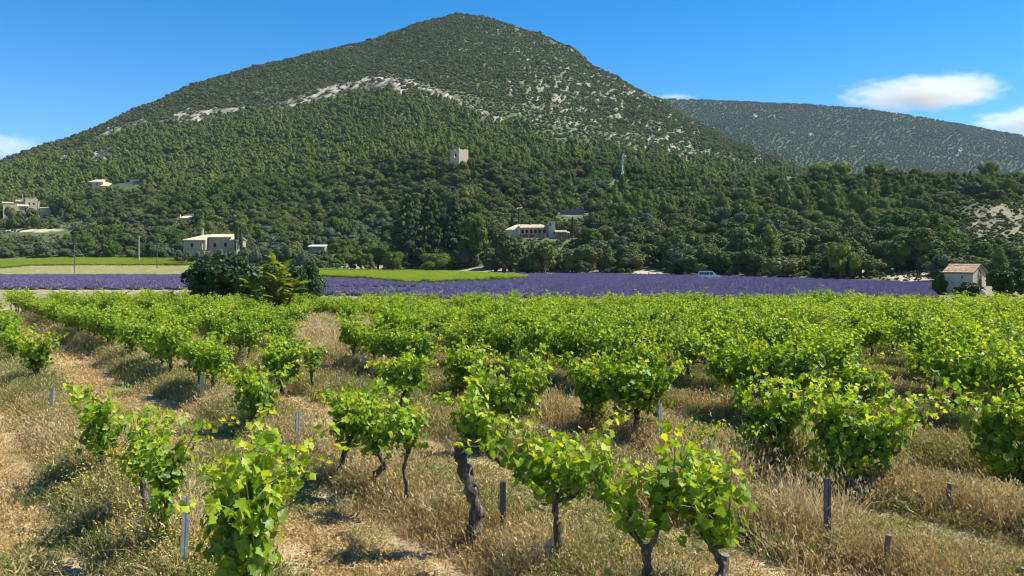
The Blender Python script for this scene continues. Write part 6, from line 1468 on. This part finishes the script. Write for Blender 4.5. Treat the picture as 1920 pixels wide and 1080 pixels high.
L4b = (px > 865) & (px < 985) & (py > 515.3) & (py < 520.5) & (py < np.interp(px, [865, 985], [516, 522]))
ok = (L1 | L2 | L3 | L4 | L4b) & (fbm(X / 9, Y / 9, 99) + q.uniform(0, .6, len(X)) > .34)
X, Y, Z = X[ok], Y[ok], Z[ok]; n = len(X); s = q.uniform(.95, 1.35, n)
scatter('lavender', LV, np.stack([X, Y, Z], 1), np.stack([np.zeros(n), np.zeros(n), q.uniform(0, 6, n)], 1), np.stack([s * 1.15, s * 1.15, s * q.uniform(.85, 1.15, n)], 1), q.integers(0, 4, n), 'purple lavender in full bloom planted in long low rows across the plain')
print('lavender', n)

# ------------------------------------------------------------------ clouds
def cloud(name, px, py, Y, w, h, seed, dens, label, puffs=1.0):
    m, t, n_, l = nm(name + ' vapour'); n_.remove(n_['Principled BSDF'])
    tc = n_.new('ShaderNodeTexCoord'); no = n_.new('ShaderNodeTexNoise'); no.inputs['Scale'].default_value = 3.2; no.inputs['Detail'].default_value = 6; no.inputs['Roughness'].default_value = .6
    mp = n_.new('ShaderNodeMapping'); mp.inputs['Location'].default_value = (seed * 1.7, 0, seed); mp.inputs['Scale'].default_value = (1.2, 1, .8); l.new(tc.outputs['Object'], mp.inputs[0]); l.new(mp.outputs[0], no.inputs['Vector'])
    le = n_.new('ShaderNodeVectorMath'); le.operation = 'LENGTH'; l.new(tc.outputs['Object'], le.inputs[0])
    a = n_.new('ShaderNodeMath'); a.operation = 'MULTIPLY_ADD'; a.inputs[1].default_value = -1.25; a.inputs[2].default_value = .62; l.new(le.outputs['Value'], a.inputs[0])     # falloff
    b = n_.new('ShaderNodeMath'); b.operation = 'MULTIPLY_ADD'; b.inputs[1].default_value = 1.9; b.inputs[2].default_value = -.55; l.new(no.outputs[0], b.inputs[0])
    c = n_.new('ShaderNodeMath'); c.operation = 'ADD'; l.new(a.outputs[0], c.inputs[0]); l.new(b.outputs[0], c.inputs[1])
    d = n_.new('ShaderNodeMath'); d.operation = 'MULTIPLY'; d.inputs[1].default_value = dens; d.use_clamp = False; l.new(c.outputs[0], d.inputs[0])
    e = n_.new('ShaderNodeMath'); e.operation = 'MAXIMUM'; e.inputs[1].default_value = 0; l.new(d.outputs[0], e.inputs[0])
    pv = n_.new('ShaderNodeVolumePrincipled'); pv.inputs['Color'].default_value = (.98, .98, .98, 1); pv.inputs['Anisotropy'].default_value = 0.1; l.new(e.outputs[0], pv.inputs['Density'])
    l.new(pv.outputs[0], n_['Material Output'].inputs['Volume'])
    mb = MB(); V, Fc = ICO2; mb.add(V, Fc); o = mb.build(name, m); o.location = tuple(P3(px, py, Y)); o.scale = (w / 2 / F * Y, w / 4 / F * Y, h / 2 / F * Y)
    return tag(o, label, kind='stuff')
cloud('cloud', 1715, 178, 5200, 330, 80, 3, .012, 'small white cloud floating above the far ridge')
cloud('cloud', 1790, 168, 5400, 230, 80, 9, .012, 'small puff at the right end of the white cloud above the ridge')
cloud('cloud', 1950, 228, 5600, 300, 70, 5, .012, 'white cloud bank behind the far ridge at the right edge')
cloud('cloud', 5, 275, 5600, 190, 60, 6, .006, 'thin pale cloud low over the left shoulder of the mountain')
cloud('cloud', 1265, 182, 5600, 110, 14, 8, .008, 'faint cloud wisp above the left end of the far ridge')
